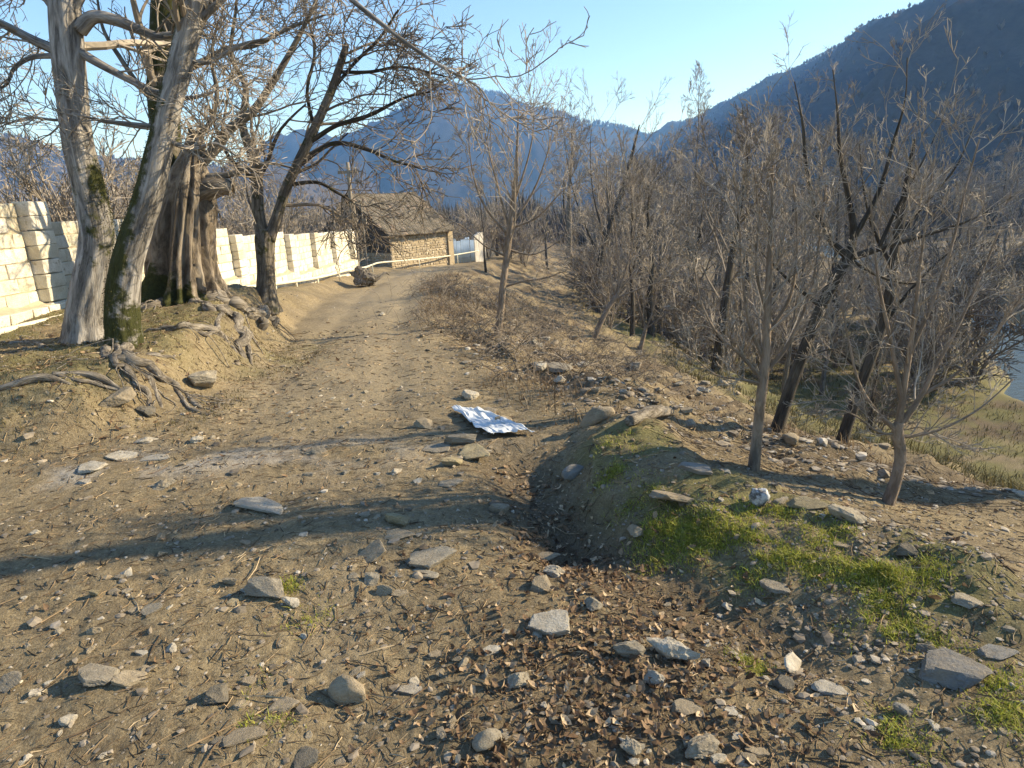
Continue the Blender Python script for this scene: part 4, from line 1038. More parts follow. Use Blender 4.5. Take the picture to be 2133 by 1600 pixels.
young('young_tree', (1849, 1048), 4.9, 'curved young tree branching low, nearest the river side of the slope',
      [(1849, 1050, .07), (1866, 1000, .058), (1876, 950, .056), (1870, 902, .058), (1874, 880, .05)],
      [[(1870, 900, .046), (1880, 830, .038), (1894, 740, .034), (1905, 660, .028), (1916, 560, .021), (1930, 450, .014), (1946, 330, .007)], [(1872, 892, .042), (1920, 822, .034), (1946, 770, .029), (1990, 690, .024), (2032, 600, .018), (2085, 470, .009)],
       [(1868, 897, .036), (1830, 862, .028), (1790, 800, .023), (1770, 720, .018), (1752, 630, .008)], [(1866, 907, .03), (1902, 908, .027), (1970, 890, .022), (2042, 850, .018), (2110, 790, .01)],
       [(1882, 850, .03), (1853, 700, .025), (1832, 600, .02), (1820, 500, .013), (1812, 390, .007)], [(1894, 740, .028), (1950, 610, .023), (1986, 500, .018), (2012, 390, .012), (2040, 290, .006)],
       [(1920, 822, .024), (1990, 780, .02), (2070, 700, .015), (2133, 610, .008)], [(1868, 905, .022), (1830, 900, .018), (1770, 860, .013), (1710, 850, .007)]], 'bark_young', 'twig_pale', n=(10, 6, 4, 1), src=False, tk=.72)
young('dark_tree', (1620, 896), 11.5, 'dark trunk leaning right and forking wide behind the slim young tree',
      [(1618, 898, .20), (1650, 800, .165), (1690, 690, .155), (1730, 600, .155), (1768, 535, .15), (1775, 515, .12)],
      [[(1768, 537, .12), (1730, 500, .10), (1700, 440, .085), (1680, 350, .07), (1672, 260, .05), (1655, 170, .004)], [(1770, 530, .13), (1778, 480, .11), (1765, 400, .085), (1750, 320, .068), (1745, 240, .048), (1735, 145, .004)],
       [(1770, 537, .11), (1830, 518, .10), (1890, 500, .085), (1960, 480, .06), (2040, 450, .04), (2125, 400, .005)], [(1780, 495, .08), (1830, 400, .064), (1860, 300, .05), (1885, 210, .03), (1890, 120, .004)],
       [(1712, 640, .07), (1650, 590, .055), (1600, 540, .04), (1555, 495, .02)], [(1770, 540, .06), (1820, 570, .05), (1880, 590, .04), (1950, 585, .02)], [(1830, 518, .06), (1870, 430, .05), (1920, 340, .035), (1965, 250, .015)]],
      'bark_dark', 'twig_wood', sp=1.5, n=(8, 5, 4, 1), src=False, tk=.62)
young('dark_tree', (1754, 922), 12, 'dark leaning trunk standing between the two young trees lower down',
      [(1752, 925, .18), (1790, 810, .155), (1830, 700, .14), (1855, 600, .13), (1866, 500, .11), (1885, 400, .075), (1905, 290, .03)],
      [[(1838, 680, .06), (1900, 600, .05), (1960, 540, .035), (2020, 500, .015)], [(1866, 500, .06), (1930, 420, .05), (1990, 350, .035), (2030, 260, .015)], [(1860, 560, .06), (1820, 480, .05), (1800, 400, .035), (1790, 300, .015)], [(1800, 780, .05), (1740, 730, .04), (1690, 740, .02)]],
      'bark_dark', 'twig_wood', sp=1.5, n=(8, 5, 4, 1), src=3, tk=.62)
young('young_tree', (1038, 694), 15, 'tall tan young tree with a sinuous stem at the edge of the path',
      [(1037, 696, .13), (1044, 640, .105), (1047, 600, .098), (1055, 540, .09), (1062, 480, .085), (1068, 430, .07), (1075, 360, .05), (1078, 280, .03), (1081, 200, .01)],
      [[(1048, 598, .055), (1090, 586, .048), (1140, 578, .036), (1192, 558, .015)], [(1060, 492, .06), (1010, 430, .048), (985, 360, .036), (975, 280, .014)], [(1062, 480, .055), (1040, 400, .044), (1015, 300, .03), (1003, 220, .012)],
       [(1064, 470, .055), (1110, 400, .044), (1140, 320, .03), (1156, 240, .012)], [(1062, 476, .05), (1120, 452, .04), (1170, 400, .028), (1215, 370, .012)], [(1056, 535, .045), (1010, 512, .036), (960, 470, .024), (920, 450, .01)],
       [(1068, 430, .045), (1100, 330, .034), (1112, 260, .022), (1110, 190, .01)], [(1058, 520, .045), (1110, 530, .035), (1160, 505, .025), (1200, 470, .012)]], 'bark_young', 'twig_pale', sp=2.0, n=(9, 6, 4, 1))
young('young_tree', (1238, 704), 18, 'tan young tree leaning right with several upright stems on the rubble slope',
      [(1237, 706, .105), (1262, 650, .085), (1285, 615, .08), (1290, 600, .06)],
      [[(1283, 620, .055), (1270, 570, .046), (1256, 500, .036), (1250, 420, .026), (1240, 330, .012)], [(1285, 612, .055), (1290, 560, .046), (1281, 480, .036), (1276, 380, .015)], [(1287, 612, .055), (1310, 540, .046), (1326, 450, .034), (1340, 340, .014)],
       [(1284, 622, .05), (1330, 602, .042), (1390, 582, .03), (1445, 556, .012)], [(1268, 642, .045), (1230, 640, .035), (1185, 652, .015)], [(1287, 610, .045), (1340, 540, .036), (1380, 450, .026), (1400, 370, .012)]], 'bark_young', 'twig_pale', sp=2.2, n=(9, 5, 4, 1), src=False)
young('young_tree', (1333, 731), 18, 'small pale forked sapling below the leaning young tree',
      [(1333, 732, .08), (1343, 692, .066), (1346, 678, .05)],
      [[(1345, 684, .045), (1330, 630, .038), (1315, 570, .028), (1303, 490, .012)], [(1347, 681, .045), (1362, 640, .038), (1371, 560, .028), (1366, 470, .012)], [(1346, 684, .04), (1390, 650, .032), (1430, 600, .015)]], 'bark_young', 'twig_pale', sp=2.6, n=(10, 6, 4, 0), src=False)
young('dark_tree', (1243, 640), 34, 'thick dark trunk with spreading roots behind the leaning young tree',
      [(1241, 642, .28), (1247, 600, .21), (1250, 540, .20), (1270, 470, .18), (1296, 400, .16), (1312, 340, .11), (1332, 260, .04)],
      [[(1250, 540, .11), (1215, 460, .09), (1190, 380, .06), (1175, 290, .02)], [(1275, 455, .10), (1340, 400, .08), (1390, 330, .05), (1420, 270, .02)], [(1260, 500, .09), (1235, 400, .07), (1230, 300, .04), (1240, 220, .015)]], 'bark_dark', 'twig_wood', sp=3.2, n=(9, 6, 4, 1))
# a bigger tree just outside the picture on the right, whose shadow lies across the foreground
def offtree(x, y, hgt, label, seed):
    b = np.array([x, y, h1(x, y)]); t = Tree('roadside_tree', b, label, 'tree')
    t.part('trunk', [(x, y, b[2] - .3, .24), (x + .05, y, b[2] + .2, .2), (x, y + .05, b[2] + hgt * .35, .17), (x + .15, y - .05, b[2] + hgt * .7, .12), (x, y, b[2] + hgt, .02)], 'bark_mid', 50, 16, src=2, rough=.06, seed=seed)
    t.crown('twig_pale', [dict(n=6, t0=.1, t1=1., lf=.4, ang=.8, K=7, trop=.05, wig=.13, rf=.35, rmin=.006, tip=.3), dict(n=3, t0=.15, t1=1., lf=.45, ang=.75, K=5, trop=.05, wig=.16, rf=.6, rmin=.004, tip=.5), dict(n=3, t0=.2, t1=1., lf=.5, ang=.7, K=4, trop=.06, wig=.12, rf=.7, rmin=.003, tip=.8)])
offtree(6.9, 4.55, 8.6, 'bare tree beyond the right edge that shades the foreground', 51)
rng = np.random.default_rng(105); random.seed(105)
# ------------------------------------------------------------------ woodland: a few kinds, copied
def proto(name, h, r, lean, levels, bark, twig, seed, stems=1):
    root = empty(name, (0, 0, 0)); P = []; R = []
    if stems == 1:
        c = [(0, 0, -.4, r * 1.3), (0, 0, .1, r * 1.1), (lean * .2, .05, h * .25, r * .85), (lean * .45, -.08, h * .5, r * .62), (lean * .8, .08, h * .78, r * .34), (lean, 0, h, r * .07)]
        V, Q, T, A, nv = bark_tube(c, 30, 10, (0, 0, 0), rough=.07, rfreq=(9, 9, 1.5), seed=seed)
        obj('trunk', mesh('trunk', V, [Q, T], A, True), MAT[bark], root)
        q = spline(np.array(c)[2:], 10); P.append(q[:, :3]); R.append(q[:, 3])
    else:
        for k in range(stems):
            a = rng.random() * 6.28; sp = rng.uniform(.15, .55) * h; hh = h * rng.uniform(.6, 1.05)
            c = np.array([(0, 0, -.15, r), (math.cos(a) * sp * .3, math.sin(a) * sp * .3, hh * .4, r * .75), (math.cos(a) * sp * .7, math.sin(a) * sp * .7, hh * .75, r * .5), (math.cos(a) * sp, math.sin(a) * sp, hh, r * .2)])
            q = spline(c, 10); P.append(q[:, :3] + rng.normal(size=(10, 3)) * .02); R.append(q[:, 3])
    P = np.array(P); R = np.array(R); lv = []; cur = (P, R)
    if stems > 1: lv.append(cur)
    for L in levels: cur = grow(cur[0], cur[1], **L); lv.append(cur)
    obj('crown', crown_geo(lv, None, (5, 4, 3, 3, 3)).build('crown'), MAT[twig], root)
    return root
def LV(n1, n2, n3, n4, lf, trop, rm, ang=.75):
    L = [dict(n=n1, t0=.05, t1=1., lf=lf, ang=ang, K=7, trop=trop, wig=.09, rf=.45, rmin=rm * 1.5, tip=.3, taper_len=.5), dict(n=n2, t0=.12, t1=1., lf=.52, ang=.65, K=5, trop=trop, wig=.10, rf=.58, rmin=rm * 1.15, tip=.45), dict(n=n3, t0=.15, t1=1., lf=.58, ang=.6, K=4, trop=trop, wig=.10, rf=.7, rmin=rm * .9, tip=.6)]
    if n4: L.append(dict(n=n4, t0=.2, t1=1., lf=.6, ang=.6, K=3, trop=trop, wig=.09, rf=.8, rmin=rm * .75, tip=.7))
    return L
PR = [proto('woodland_tree', 8.0, .17, .5, LV(17, 7, 5, 3, .55, .05, .0075), 'bark_mid', 'twig_wood', 61),
      proto('woodland_tree', 9.5, .15, -.4, LV(18, 7, 5, 2, .40, .08, .0075, .6), 'bark_dark', 'twig_wood', 62),
      proto('woodland_tree', 6.5, .14, .8, LV(15, 7, 5, 2, .65, .03, .0075, .9), 'bark_mid', 'twig_pale', 63),
      proto('woodland_tree', 7.5, .2, -.7, LV(15, 7, 5, 3, .6, .04, .0075, .8), 'bark_dark', 'twig_dark', 64)]
SH = [proto('bare_shrub', 2.2, .02, 0, LV(8, 5, 3, 0, .5, .04, .006), None, 'twig_wood', 71, 11), proto('bare_shrub', 1.7, .018, 0, LV(8, 5, 3, 0, .6, .0, .006, .9), None, 'twig_dark', 72, 12),
      proto('bare_shrub', 2.8, .025, 0, LV(9, 5, 3, 0, .45, .06, .006, .6), None, 'twig_pale', 73, 9)]
used = set()
def place(kind, k, x, y, s, label, group, cat):
    src = kind[k]; z = h1(x, y); rz = random.uniform(0, 6.283)
    if (id(kind), k) not in used:
        used.add((id(kind), k)); o = src; o.location = (x, y, z - .03); o.rotation_euler = (0, 0, rz); o.scale = (s, s, s)
        tag(o, label, cat, group)
    else:
        o = dup(src, (x, y, z - .03), rz, s, label, group)
    if group is None and 'group' in o: del o['group']
    return o
def wood(n, xr, yr, ok, kind, ks, srange, label, group, cat, mind):
    pts = []; tries = 0
    while len(pts) < n and tries < n * 60:
        tries += 1
        x = random.uniform(*xr); y = yr[0] + (yr[1] - yr[0]) * random.random() ** 1.3
        if not ok(x, y) or any((x - a) ** 2 + (y - b) ** 2 < mind ** 2 for a, b in pts): continue
        pts.append((x, y)); f = min(1., .45 + (y - 14) * .028) if (kind is PR and x > 0) else 1.
        place(kind, random.choice(ks), x, y, random.uniform(*srange) * f, label, group, cat)
def cd(x, y): return float(polydist(np.array([x]), np.array([y]), CREST)[0])
def rd(x, y): return abs(float(polydist(np.array([x]), np.array([y]), RIVER)[0]))
inview = lambda x, y: abs(x) < y * 1.0 + 4
open_r = lambda x, y: x / y > .70 and y < 75          # the open meadow and river towards the right edge
wood(34, (2, 40), (18, 52), lambda x, y: inview(x, y) and cd(x, y) > 6.5 and rd(x, y) > 4.5 and not open_r(x, y), PR, (0, 1, 2, 3), (.75, 1.15), 'bare grey tree in the dense thicket below the embankment', 'thicket trees below the embankment', 'tree', 2.3)
wood(40, (0, 75), (52, 130), lambda x, y: inview(x, y) and cd(x, y) > 3 and rd(x, y) > 5 and not open_r(x, y), PR, (0, 1, 2, 3), (1.0, 1.5), 'far bare tree on the valley floor before the dark mountain', 'far valley trees', 'tree', 4)
wood(9, (22, 75), (34, 90), lambda x, y: x / y > .66 and rd(x, y) > 6, PR, (0, 2), (.6, .9), 'bare tree on the open river meadow at the right edge', 'river meadow trees', 'tree', 5)
wood(34, (40, 130), (60, 130), lambda x, y: .62 < x / y < 1.05 and rd(x, y) > 5, PR, (0, 1, 2, 3), (.8, 1.2), 'bare tree standing across the river near the right edge', 'trees across the river', 'tree', 3.5)
wood(24, (14, 60), (22, 62), lambda x, y: .62 < x / y < 1.02 and rd(x, y) > 3.5, SH, (0, 1, 2), (.9, 1.6), 'bare shrub scattered along the river bank', 'river bank shrubs', 'shrub', 2.)
wood(7, (13, 40), (24, 46), lambda x, y: .70 < x / y < .98 and rd(x, y) > 2.8, SH, (1,), (1.5, 2.4), 'large dark bush by the water at the right edge', 'dark bushes by the water', 'shrub', 2.)
wood(26, (-42, -8.2), (13, 50), lambda x, y: x < -8.0 and inview(x, y) and x > -y * .95, PR, (0, 2, 3), (.45, .62), 'bare tree in the brown thicket behind the block wall', 'thicket trees behind the wall', 'tree', 1.8)
wood(20, (-30, 2), (50, 100), lambda x, y: True, PR, (0, 1, 2, 3), (.55, .8), 'bare tree in the grove beyond the tiled house', 'trees beyond the house', 'tree', 3)
wood(60, (1.5, 30), (17, 46), lambda x, y: inview(x, y) and cd(x, y) > 5.5 and rd(x, y) > 4 and not (open_r(x, y) and random.random() < .75), SH, (0, 1, 2), (.8, 1.5), 'bare brushwood shrub tangled in the thicket below the embankment', 'thicket shrubs below the embankment', 'shrub', 1.1)
wood(46, (-22, -7.4), (10, 40), lambda x, y: x < -7.3 and inview(x, y), SH, (0, 1, 2), (.8, 1.25), 'bare brown shrub growing against the back of the block wall', 'shrubs behind the wall', 'shrub', 1.0)
wood(12, (-3.5, 1.5), (44, 56), lambda x, y: True, SH, (0, 2), (.9, 1.4), 'bare shrub beside the pale plastered wall', 'shrubs by the plastered wall', 'shrub', 1.0)
WI = [proto('wispy_tree', 18.0, .13, .6, LV(26, 8, 6, 3, .30, .08, .010, .5), 'bark_mid', 'twig_wood', 66)]
t8 = AT(1448, 480, 62.)
place(WI, 0, t8[0], t8[1], 1.0, 'tallest wispy bare tree rising above the thicket against the sky', None, 'tree')
for i, (px, py, k, s, lab) in enumerate([(1012, 566, 1, .38, 'thin twin-stemmed bare tree beside the pale plastered wall'), (1310, 672, 3, .6, 'dark thin trunk on the grassy strip behind the pale sapling'), (1356, 694, 3, .75, 'dark straight trunk at the lower edge of the grassy strip'),
                                 (1492, 778, 3, .8, 'dark trunk among brush at the foot of the rubble slope'), (1140, 560, 0, .55, 'bare tree at the far crest right of the sinuous young tree')]):
    p = G(px, py); o = place(PR, k, p[0], p[1], s, lab, None, 'tree')
rng = np.random.default_rng(201); random.seed(201)
# ------------------------------------------------------------------ stones
def ico(sub):
    bm = bmesh.new(); bmesh.ops.create_icosphere(bm, subdivisions=sub, radius=1.0)
    V = np.array([v.co[:] for v in bm.verts]); T = np.array([[v.index for v in f.verts] for f in bm.faces]); bm.free(); return V, T
ICO = {k: ico(k) for k in (1, 2, 3, 4)}
def rock(seed, sub, planes=11, rough=.05, flat=1., slab=False):
    r = np.random.default_rng(seed); V, T = ICO[sub]
    if slab:                                             # split along its bedding: flat top and bottom, broken sides
        m = r.integers(5, 8); a = np.sort(r.uniform(0, 6.283, m)) * .4 + np.arange(m) * 6.283 / m * .6
        n = np.stack([np.cos(a), np.sin(a), r.normal(size=m) * .25], 1); dd = r.uniform(.55, 1., m)
        n2 = np.stack([r.normal(size=3) * .16, r.normal(size=3) * .16, [1, 1, -1]], 1); n = norm(np.vstack([n, n2])); dd = np.append(dd, [.34, .4, .35])
    else:
        n = norm(r.normal(size=(planes, 3)) * np.array([1, 1, 1 / flat])); dd = r.uniform(.5, 1.0, planes)
    dot = V @ n.T
    rad = np.min(np.where(dot > .06, dd[None] / np.maximum(dot, .06), 9), 1); rad = np.minimum(rad, 1.5)
    q = V * rad[:, None]
    if rough: q = q * (1 + rough * noise3(q * 2.6 + seed, seed % 50) + rough * .6 * noise3(q * 7 + seed, seed % 50 + 3) + rough * .35 * noise3(q * 17 + seed, seed % 50 + 5))[:, None]
    q = q - (q.max(0) + q.min(0)) / 2; q = q / (q.max(0) - q.min(0)); return q, T
ROCK = {}
def rock_mesh(kind, i):
    k = (kind, i)
    if k not in ROCK:
        pl, rg, fl = dict(slab=(9, .05, .45), block=(9, .06, 1.), lump=(22, .14, 1.), round=(36, .06, 1.))[kind]
        V, T = rock(1000 + i * 13 + len(kind) * 101, 4 if kind != 'round' else 3, pl, rg, fl, kind == 'slab')
        me = mesh('stone', V, [T], None, kind == 'round'); me.materials.append(MAT['st_grey']); ROCK[k] = me
    return ROCK[k]
def set_mat(o, mat): o.material_slots[0].link = 'OBJECT'; o.material_slots[0].material = MAT[mat]; return o
def stone(px, py, wpx, hpx, kind, mat, label, i=0, rz=0., tilt=0., group=None, sink=.22, name='stone', cat='stone'):
    p = G(px, py + hpx * .38); d = depth(p); dip = math.asin(min(.95, (CAM[2] - p[2]) / np.linalg.norm(p - CAM)))
    wm = wpx / F * d; hm = hpx / F * d
    zk = dict(slab=.30, block=.62, lump=.62, round=.7)[kind]
    zz = zk * min(hm * 1.25, wm); dep = np.clip((hm - zz * math.cos(dip) * .8) / math.sin(dip), .5 * wm, 1.15 * wm)
    p = p + np.array([0, dep * .35, 0]); p[2] = h1(p[0], p[1])
    o = set_mat(obj(name, rock_mesh(kind, i % 7), None, None, (p[0], p[1], p[2] + zz * (.5 - sink)), (tilt * .5, -tilt, rz), (wm * 1.06, dep, zz * 1.1)), mat)
    return tag(o, label, cat, group)
HERO = [
 (535, 1052, 115, 30, 'slab', 'st_pale', 'long flat pale slab lying alone across the shadow band'),
 (825, 1080, 58, 38, 'block', 'st_moss', 'yellowish lichen-covered rounded rock on the path'),
 (825, 1115, 72, 26, 'slab', 'st_tan', 'flat tan slab just below the yellowish lichen rock'),
 (765, 1156, 72, 38, 'slab', 'st_tan', 'tan stone tilted up and casting a sharp shadow on the path'),
 (900, 1163, 100, 46, 'slab', 'st_grey', 'broad bluish grey slab right of the tilted tan stone'),
 (885, 1196, 62, 16, 'slab', 'st_grey', 'thin grey flake tucked under the broad bluish slab'),
 (1040, 1057, 42, 32, 'block', 'st_tan', 'pointed tan stone standing at the lip of the leafy dip'),
 (555, 1222, 92, 56, 'block', 'st_grey', 'large angular grey stone with white face in mid path'),
 (478, 1208, 42, 24, 'block', 'st_tan', 'small tan stone left of the angular grey stone'),
 (483, 1255, 38, 17, 'slab', 'st_moss', 'small yellowish flat stone below the small tan stone'),
 (605, 1255, 38, 26, 'block', 'st_pale', 'pale chunk touching the foot of the angular grey stone'),
 (310, 1270, 44, 26, 'slab', 'st_grey', 'flat grey stone alone on the left of the path'),
 (190, 1411, 82, 50, 'slab', 'st_grey', 'wide greenish grey slab in the bottom left corner area'),
 (262, 1415, 62, 36, 'slab', 'st_tan', 'pale tan slab leaning beside the wide greenish slab'),
 (450, 1445, 48, 52, 'block', 'st_dark', 'dark grey upright stone with grass at its foot'),
 (582, 1470, 72, 40, 'slab', 'st_tan', 'smooth pale tan stone right of the dark upright stone'),
 (722, 1440, 86, 66, 'round', 'st_tan', 'brownish grey domed rock with a cracked top'),
 (855, 1436, 66, 26, 'slab', 'st_pale', 'flat pale stone right of the domed cracked rock'),
 (1015, 1545, 62, 54, 'round', 'st_grey', 'round grey boulder at the bottom edge among leaves'),
 (14, 1425, 44, 42, 'block', 'st_grey', 'grey stone cut by the left edge of the picture'),
 (135, 1500, 32, 30, 'block', 'st_pale', 'small pale cube-like stone below the wide greenish slab'),
 (500, 1535, 88, 32, 'slab', 'st_tan', 'long low brown stone half buried near the bottom edge'),
 (195, 1235, 24, 20, 'block', 'st_moss', 'small yellow stone with a dark shadow on the left'),
 (330, 1120, 20, 17, 'block', 'st_tan', 'small tan pebble in the lower shadow band'),
 (510, 1130, 22, 15, 'block', 'st_tan', 'small tan pebble below the long pale slab'),
 (632, 1582, 54, 58, 'slab', 'st_dark', 'dark slab cut by the bottom edge of the picture'),
 (178, 975, 62, 26, 'slab', 'st_pale', 'pale worn stone flush with the path, lower of the white pair'),
 (245, 950, 56, 22, 'slab', 'st_pale', 'whitish worn stone flush with the path, upper of the pair'),
 (318, 953, 70, 14, 'slab', 'st_pale', 'thin buff slab right of the whitish flush stone'),
 (300, 917, 42, 20, 'lump', 'st_pale', 'crumpled white lump below the exposed roots'),
 (548, 915, 40, 15, 'slab', 'st_dark', 'small dark flat piece alone in the upper path'),
 (940, 962, 46, 28, 'block', 'st_moss', 'brown-yellow rock at the right border of the path'),
 (940, 1008, 54, 20, 'slab', 'st_grey', 'grey flake below the brown-yellow border rock'),
 (800, 1230, 38, 26, 'block', 'st_tan', 'angular tan stone below the thin grey flake'),
 (832, 1236, 34, 18, 'slab', 'st_tan', 'flat tan chip right of the angular tan stone'),
 (885, 880, 42, 32, 'block', 'st_tan', 'brown stone left of the crumpled white sheet'),
 (958, 912, 70, 36, 'block', 'st_grey', 'grey boulder directly under the crumpled white sheet'),
 (985, 944, 76, 36, 'slab', 'st_moss', 'lichen-stained slab below the crumpled white sheet'),
 (905, 932, 64, 26, 'slab', 'st_grey', 'low grey slab left of the lichen-stained slab'),
 (1010, 862, 56, 28, 'slab', 'st_tan', 'buff slab behind the upper end of the white sheet'),
 (1050, 874, 36, 24, 'block', 'st_tan', 'buff block behind the middle of the white sheet'),
 (979, 818, 34, 38, 'block', 'st_pale', 'upright whitish stone above the white sheet'),
 (1130, 1207, 46, 62, 'block', 'st_tan', 'tall pointed tan stone in the middle of the leafy dip'),
 (1158, 1187, 46, 40, 'lump', 'st_pale', 'pale lump behind the tall pointed tan stone'),
 (1135, 1161, 62, 22, 'slab', 'st_tan', 'flat tan stone above the pale lump in the dip'),
 (1143, 1300, 92, 60, 'slab', 'st_pale', 'large white heart-shaped slab among the dead leaves'),
 (1240, 1258, 37, 42, 'block', 'st_grey', 'small upright grey stone right of the white heart-shaped slab'),
 (1315, 1356, 70, 42, 'lump', 'st_grey', 'knobbly grey rock left of the biggest pale lump'),
 (1405, 1356, 106, 58, 'lump', 'st_pale', 'biggest pale knobbly rock lying on the dead leaves'),
 (1365, 1411, 46, 38, 'lump', 'st_pale', 'small pinkish pale lump below the biggest knobbly rock'),
 (1080, 1416, 48, 46, 'lump', 'st_grey', 'rough grey rock below the white heart-shaped slab'),
 (1432, 1474, 62, 36, 'slab', 'st_tan', 'tan slab with a ragged edge under the pinkish lump'),
 (1524, 1476, 28, 42, 'slab', 'st_pale', 'small white-striped upright stone in the bottom middle'),
 (1465, 1556, 78, 56, 'lump', 'st_grey', 'grey green blocky rock at the bottom edge'),
 (1500, 1580, 34, 24, 'block', 'st_pale', 'small pale stone touching the bottom blocky rock'),
 (1640, 1420, 42, 48, 'block', 'st_dark', 'brown stone under the white angular fragment'),
 (1737, 1432, 72, 38, 'slab', 'st_pale', 'pale blue-white slab right of the white angular fragment'),
 (2008, 1392, 135, 92, 'slab', 'st_blue', 'very wide flat grey rock near the right edge'),
 (2085, 1362, 80, 30, 'slab', 'st_blue', 'flat grey stone behind the very wide flat rock'),
 (1885, 1478, 38, 32, 'block', 'st_blue', 'blue-grey block below the very wide flat rock'),
 (1815, 1520, 26, 18, 'slab', 'st_pale', 'small pale flake below the pale blue-white slab'),
 (1580, 1566, 46, 26, 'slab', 'st_tan', 'buff pebble right of the bottom blocky rock'),
 (1320, 1560, 48, 50, 'lump', 'st_grey', 'dark lumpy stone among leaves at the bottom edge'),
 (1410, 1042, 112, 52, 'slab', 'st_tan', 'large tilted tan slab on top of the mound'),
 (1625, 1044, 38, 18, 'round', 'st_grey', 'small smooth grey stone beside the mottled bag'),
 (1692, 1047, 78, 30, 'slab', 'st_moss', 'long mossy brown rock on the back of the mound'),
 (1770, 1072, 74, 46, 'block', 'st_grey', 'big square grey rock at the far end of the mound'),
 (1330, 1106, 36, 42, 'block', 'st_tan', 'tan block sticking out of the shaded side of the mound'),
 (1620, 1226, 58, 32, 'slab', 'st_grey', 'greenish grey stone below the grass of the mound'),
 (1760, 1136, 44, 16, 'slab', 'st_tan', 'pale flat chip at the edge of the grass'),
 (1898, 1146, 52, 36, 'block', 'st_dark', 'dark grey-green rock below the curved young tree'),
 (2025, 1250, 58, 40, 'slab', 'st_grey', 'grey slab on the slope by the right edge'),
 (1198, 980, 54, 32, 'round', 'st_blue', 'smooth blue-grey oval stone in the shade of the mound'),
 (1452, 975, 68, 30, 'slab', 'st_blue', 'blue-grey stone behind the large tilted tan slab'),
 (1245, 866, 74, 44, 'round', 'st_tan', 'big smooth brown rock tilted on the crest of the mound'),
 (1938, 1352, 42, 24, 'block', 'st_grey', 'grey stone left of the very wide flat rock'),
 (1650, 920, 32, 28, 'round', 'st_tan', 'round brown stone by the dark leaning trunks'),
 (1790, 1500, 20, 18, 'block', 'st_pale', 'tiny pale cube left of the blue-grey block'),
 (415, 790, 62, 54, 'block', 'st_grey', 'square grey rock wedged beside the mossy roots'),
 (240, 838, 52, 46, 'block', 'st_tan', 'brown rock under the roots at the foot of the bank'),
 (300, 850, 34, 44, 'block', 'st_dark', 'dark upright rock at the foot of the mossy roots'),
 (1170, 790, 30, 26, 'block', 'st_pale', 'pale stone in the middle of the rubble bank'),
 (1165, 770, 60, 36, 'slab', 'st_grey', 'broad greenish slab sunk in the rubble bank'),
 (1125, 770, 30, 24, 'block', 'st_pale', 'white stone left of the broad greenish slab'),
 (1160, 1500, 24, 22, 'block', 'st_tan', 'small tan stone among dead leaves below the rough grey rock')]
for i, (px, py, wp, hp, kd, mt, lab) in enumerate(HERO):
    tl = {'tan stone tilted up and casting a sharp shadow on the path': .5, 'large tilted tan slab on top of the mound': -.35, 'big smooth brown rock tilted on the crest of the mound': .45, 'tall pointed tan stone in the middle of the leafy dip': .1}.get(lab, random.uniform(-.14, .14))
    stone(px, py, wp, hp, kd, mt, lab, i, random.uniform(-.5, .5), tl, sink=.2 if hp > 40 else .28)
# loose stones one could count, but that nothing tells apart
def loose(n, region, label, group, szr):
    for k in range(n):
        px, py = region(); p = G(px, py); d = depth(p)
        if d > 40: continue
        s = random.uniform(*szr) / F * d * random.choice((1, 1, .7, 1.4))
        kd = random.choice(('slab', 'slab', 'block', 'lump')); mt = random.choice(('st_grey', 'st_tan', 'st_tan', 'st_pale'))
        zz = s * dict(slab=.32, block=.55, lump=.6)[kd]
        o = obj('stone', rock_mesh(kd, random.randrange(7)), None, None, (p[0], p[1], p[2] + zz * .12), (random.uniform(-.2, .2), random.uniform(-.2, .2), random.uniform(0, 6.28)), (s, s * random.uniform(.6, .95), zz))
        set_mat(o, mt); tag(o, label, 'stone', group)
U = random.uniform
loose(95, lambda: (U(0, 1050), 900 + 690 * random.random() ** .9), 'small loose stone scattered on the bare foreground path', 'loose stones on the path', (14, 32))
loose(55, lambda: (U(1050, 2130), U(1250, 1595)), 'small loose stone among leaves and grass in the lower right', 'loose stones lower right', (14, 26))
loose(70, lambda: (lambda t: (960 + 520 * t + U(-40, 170), 690 + 170 * t + U(-40, 90)))(random.random()), 'pale rubble stone strewn down the embankment', 'rubble stones on the embankment', (12, 26))
loose(30, lambda: (U(600, 1000), U(650, 900)), 'small stone along the worn middle of the path', 'stones along the path', (7, 14))
loose(30, lambda: (U(1400, 1900), U(900, 1060)), 'stone on the leafy slope around the young trees', 'stones around the young trees', (10, 22))
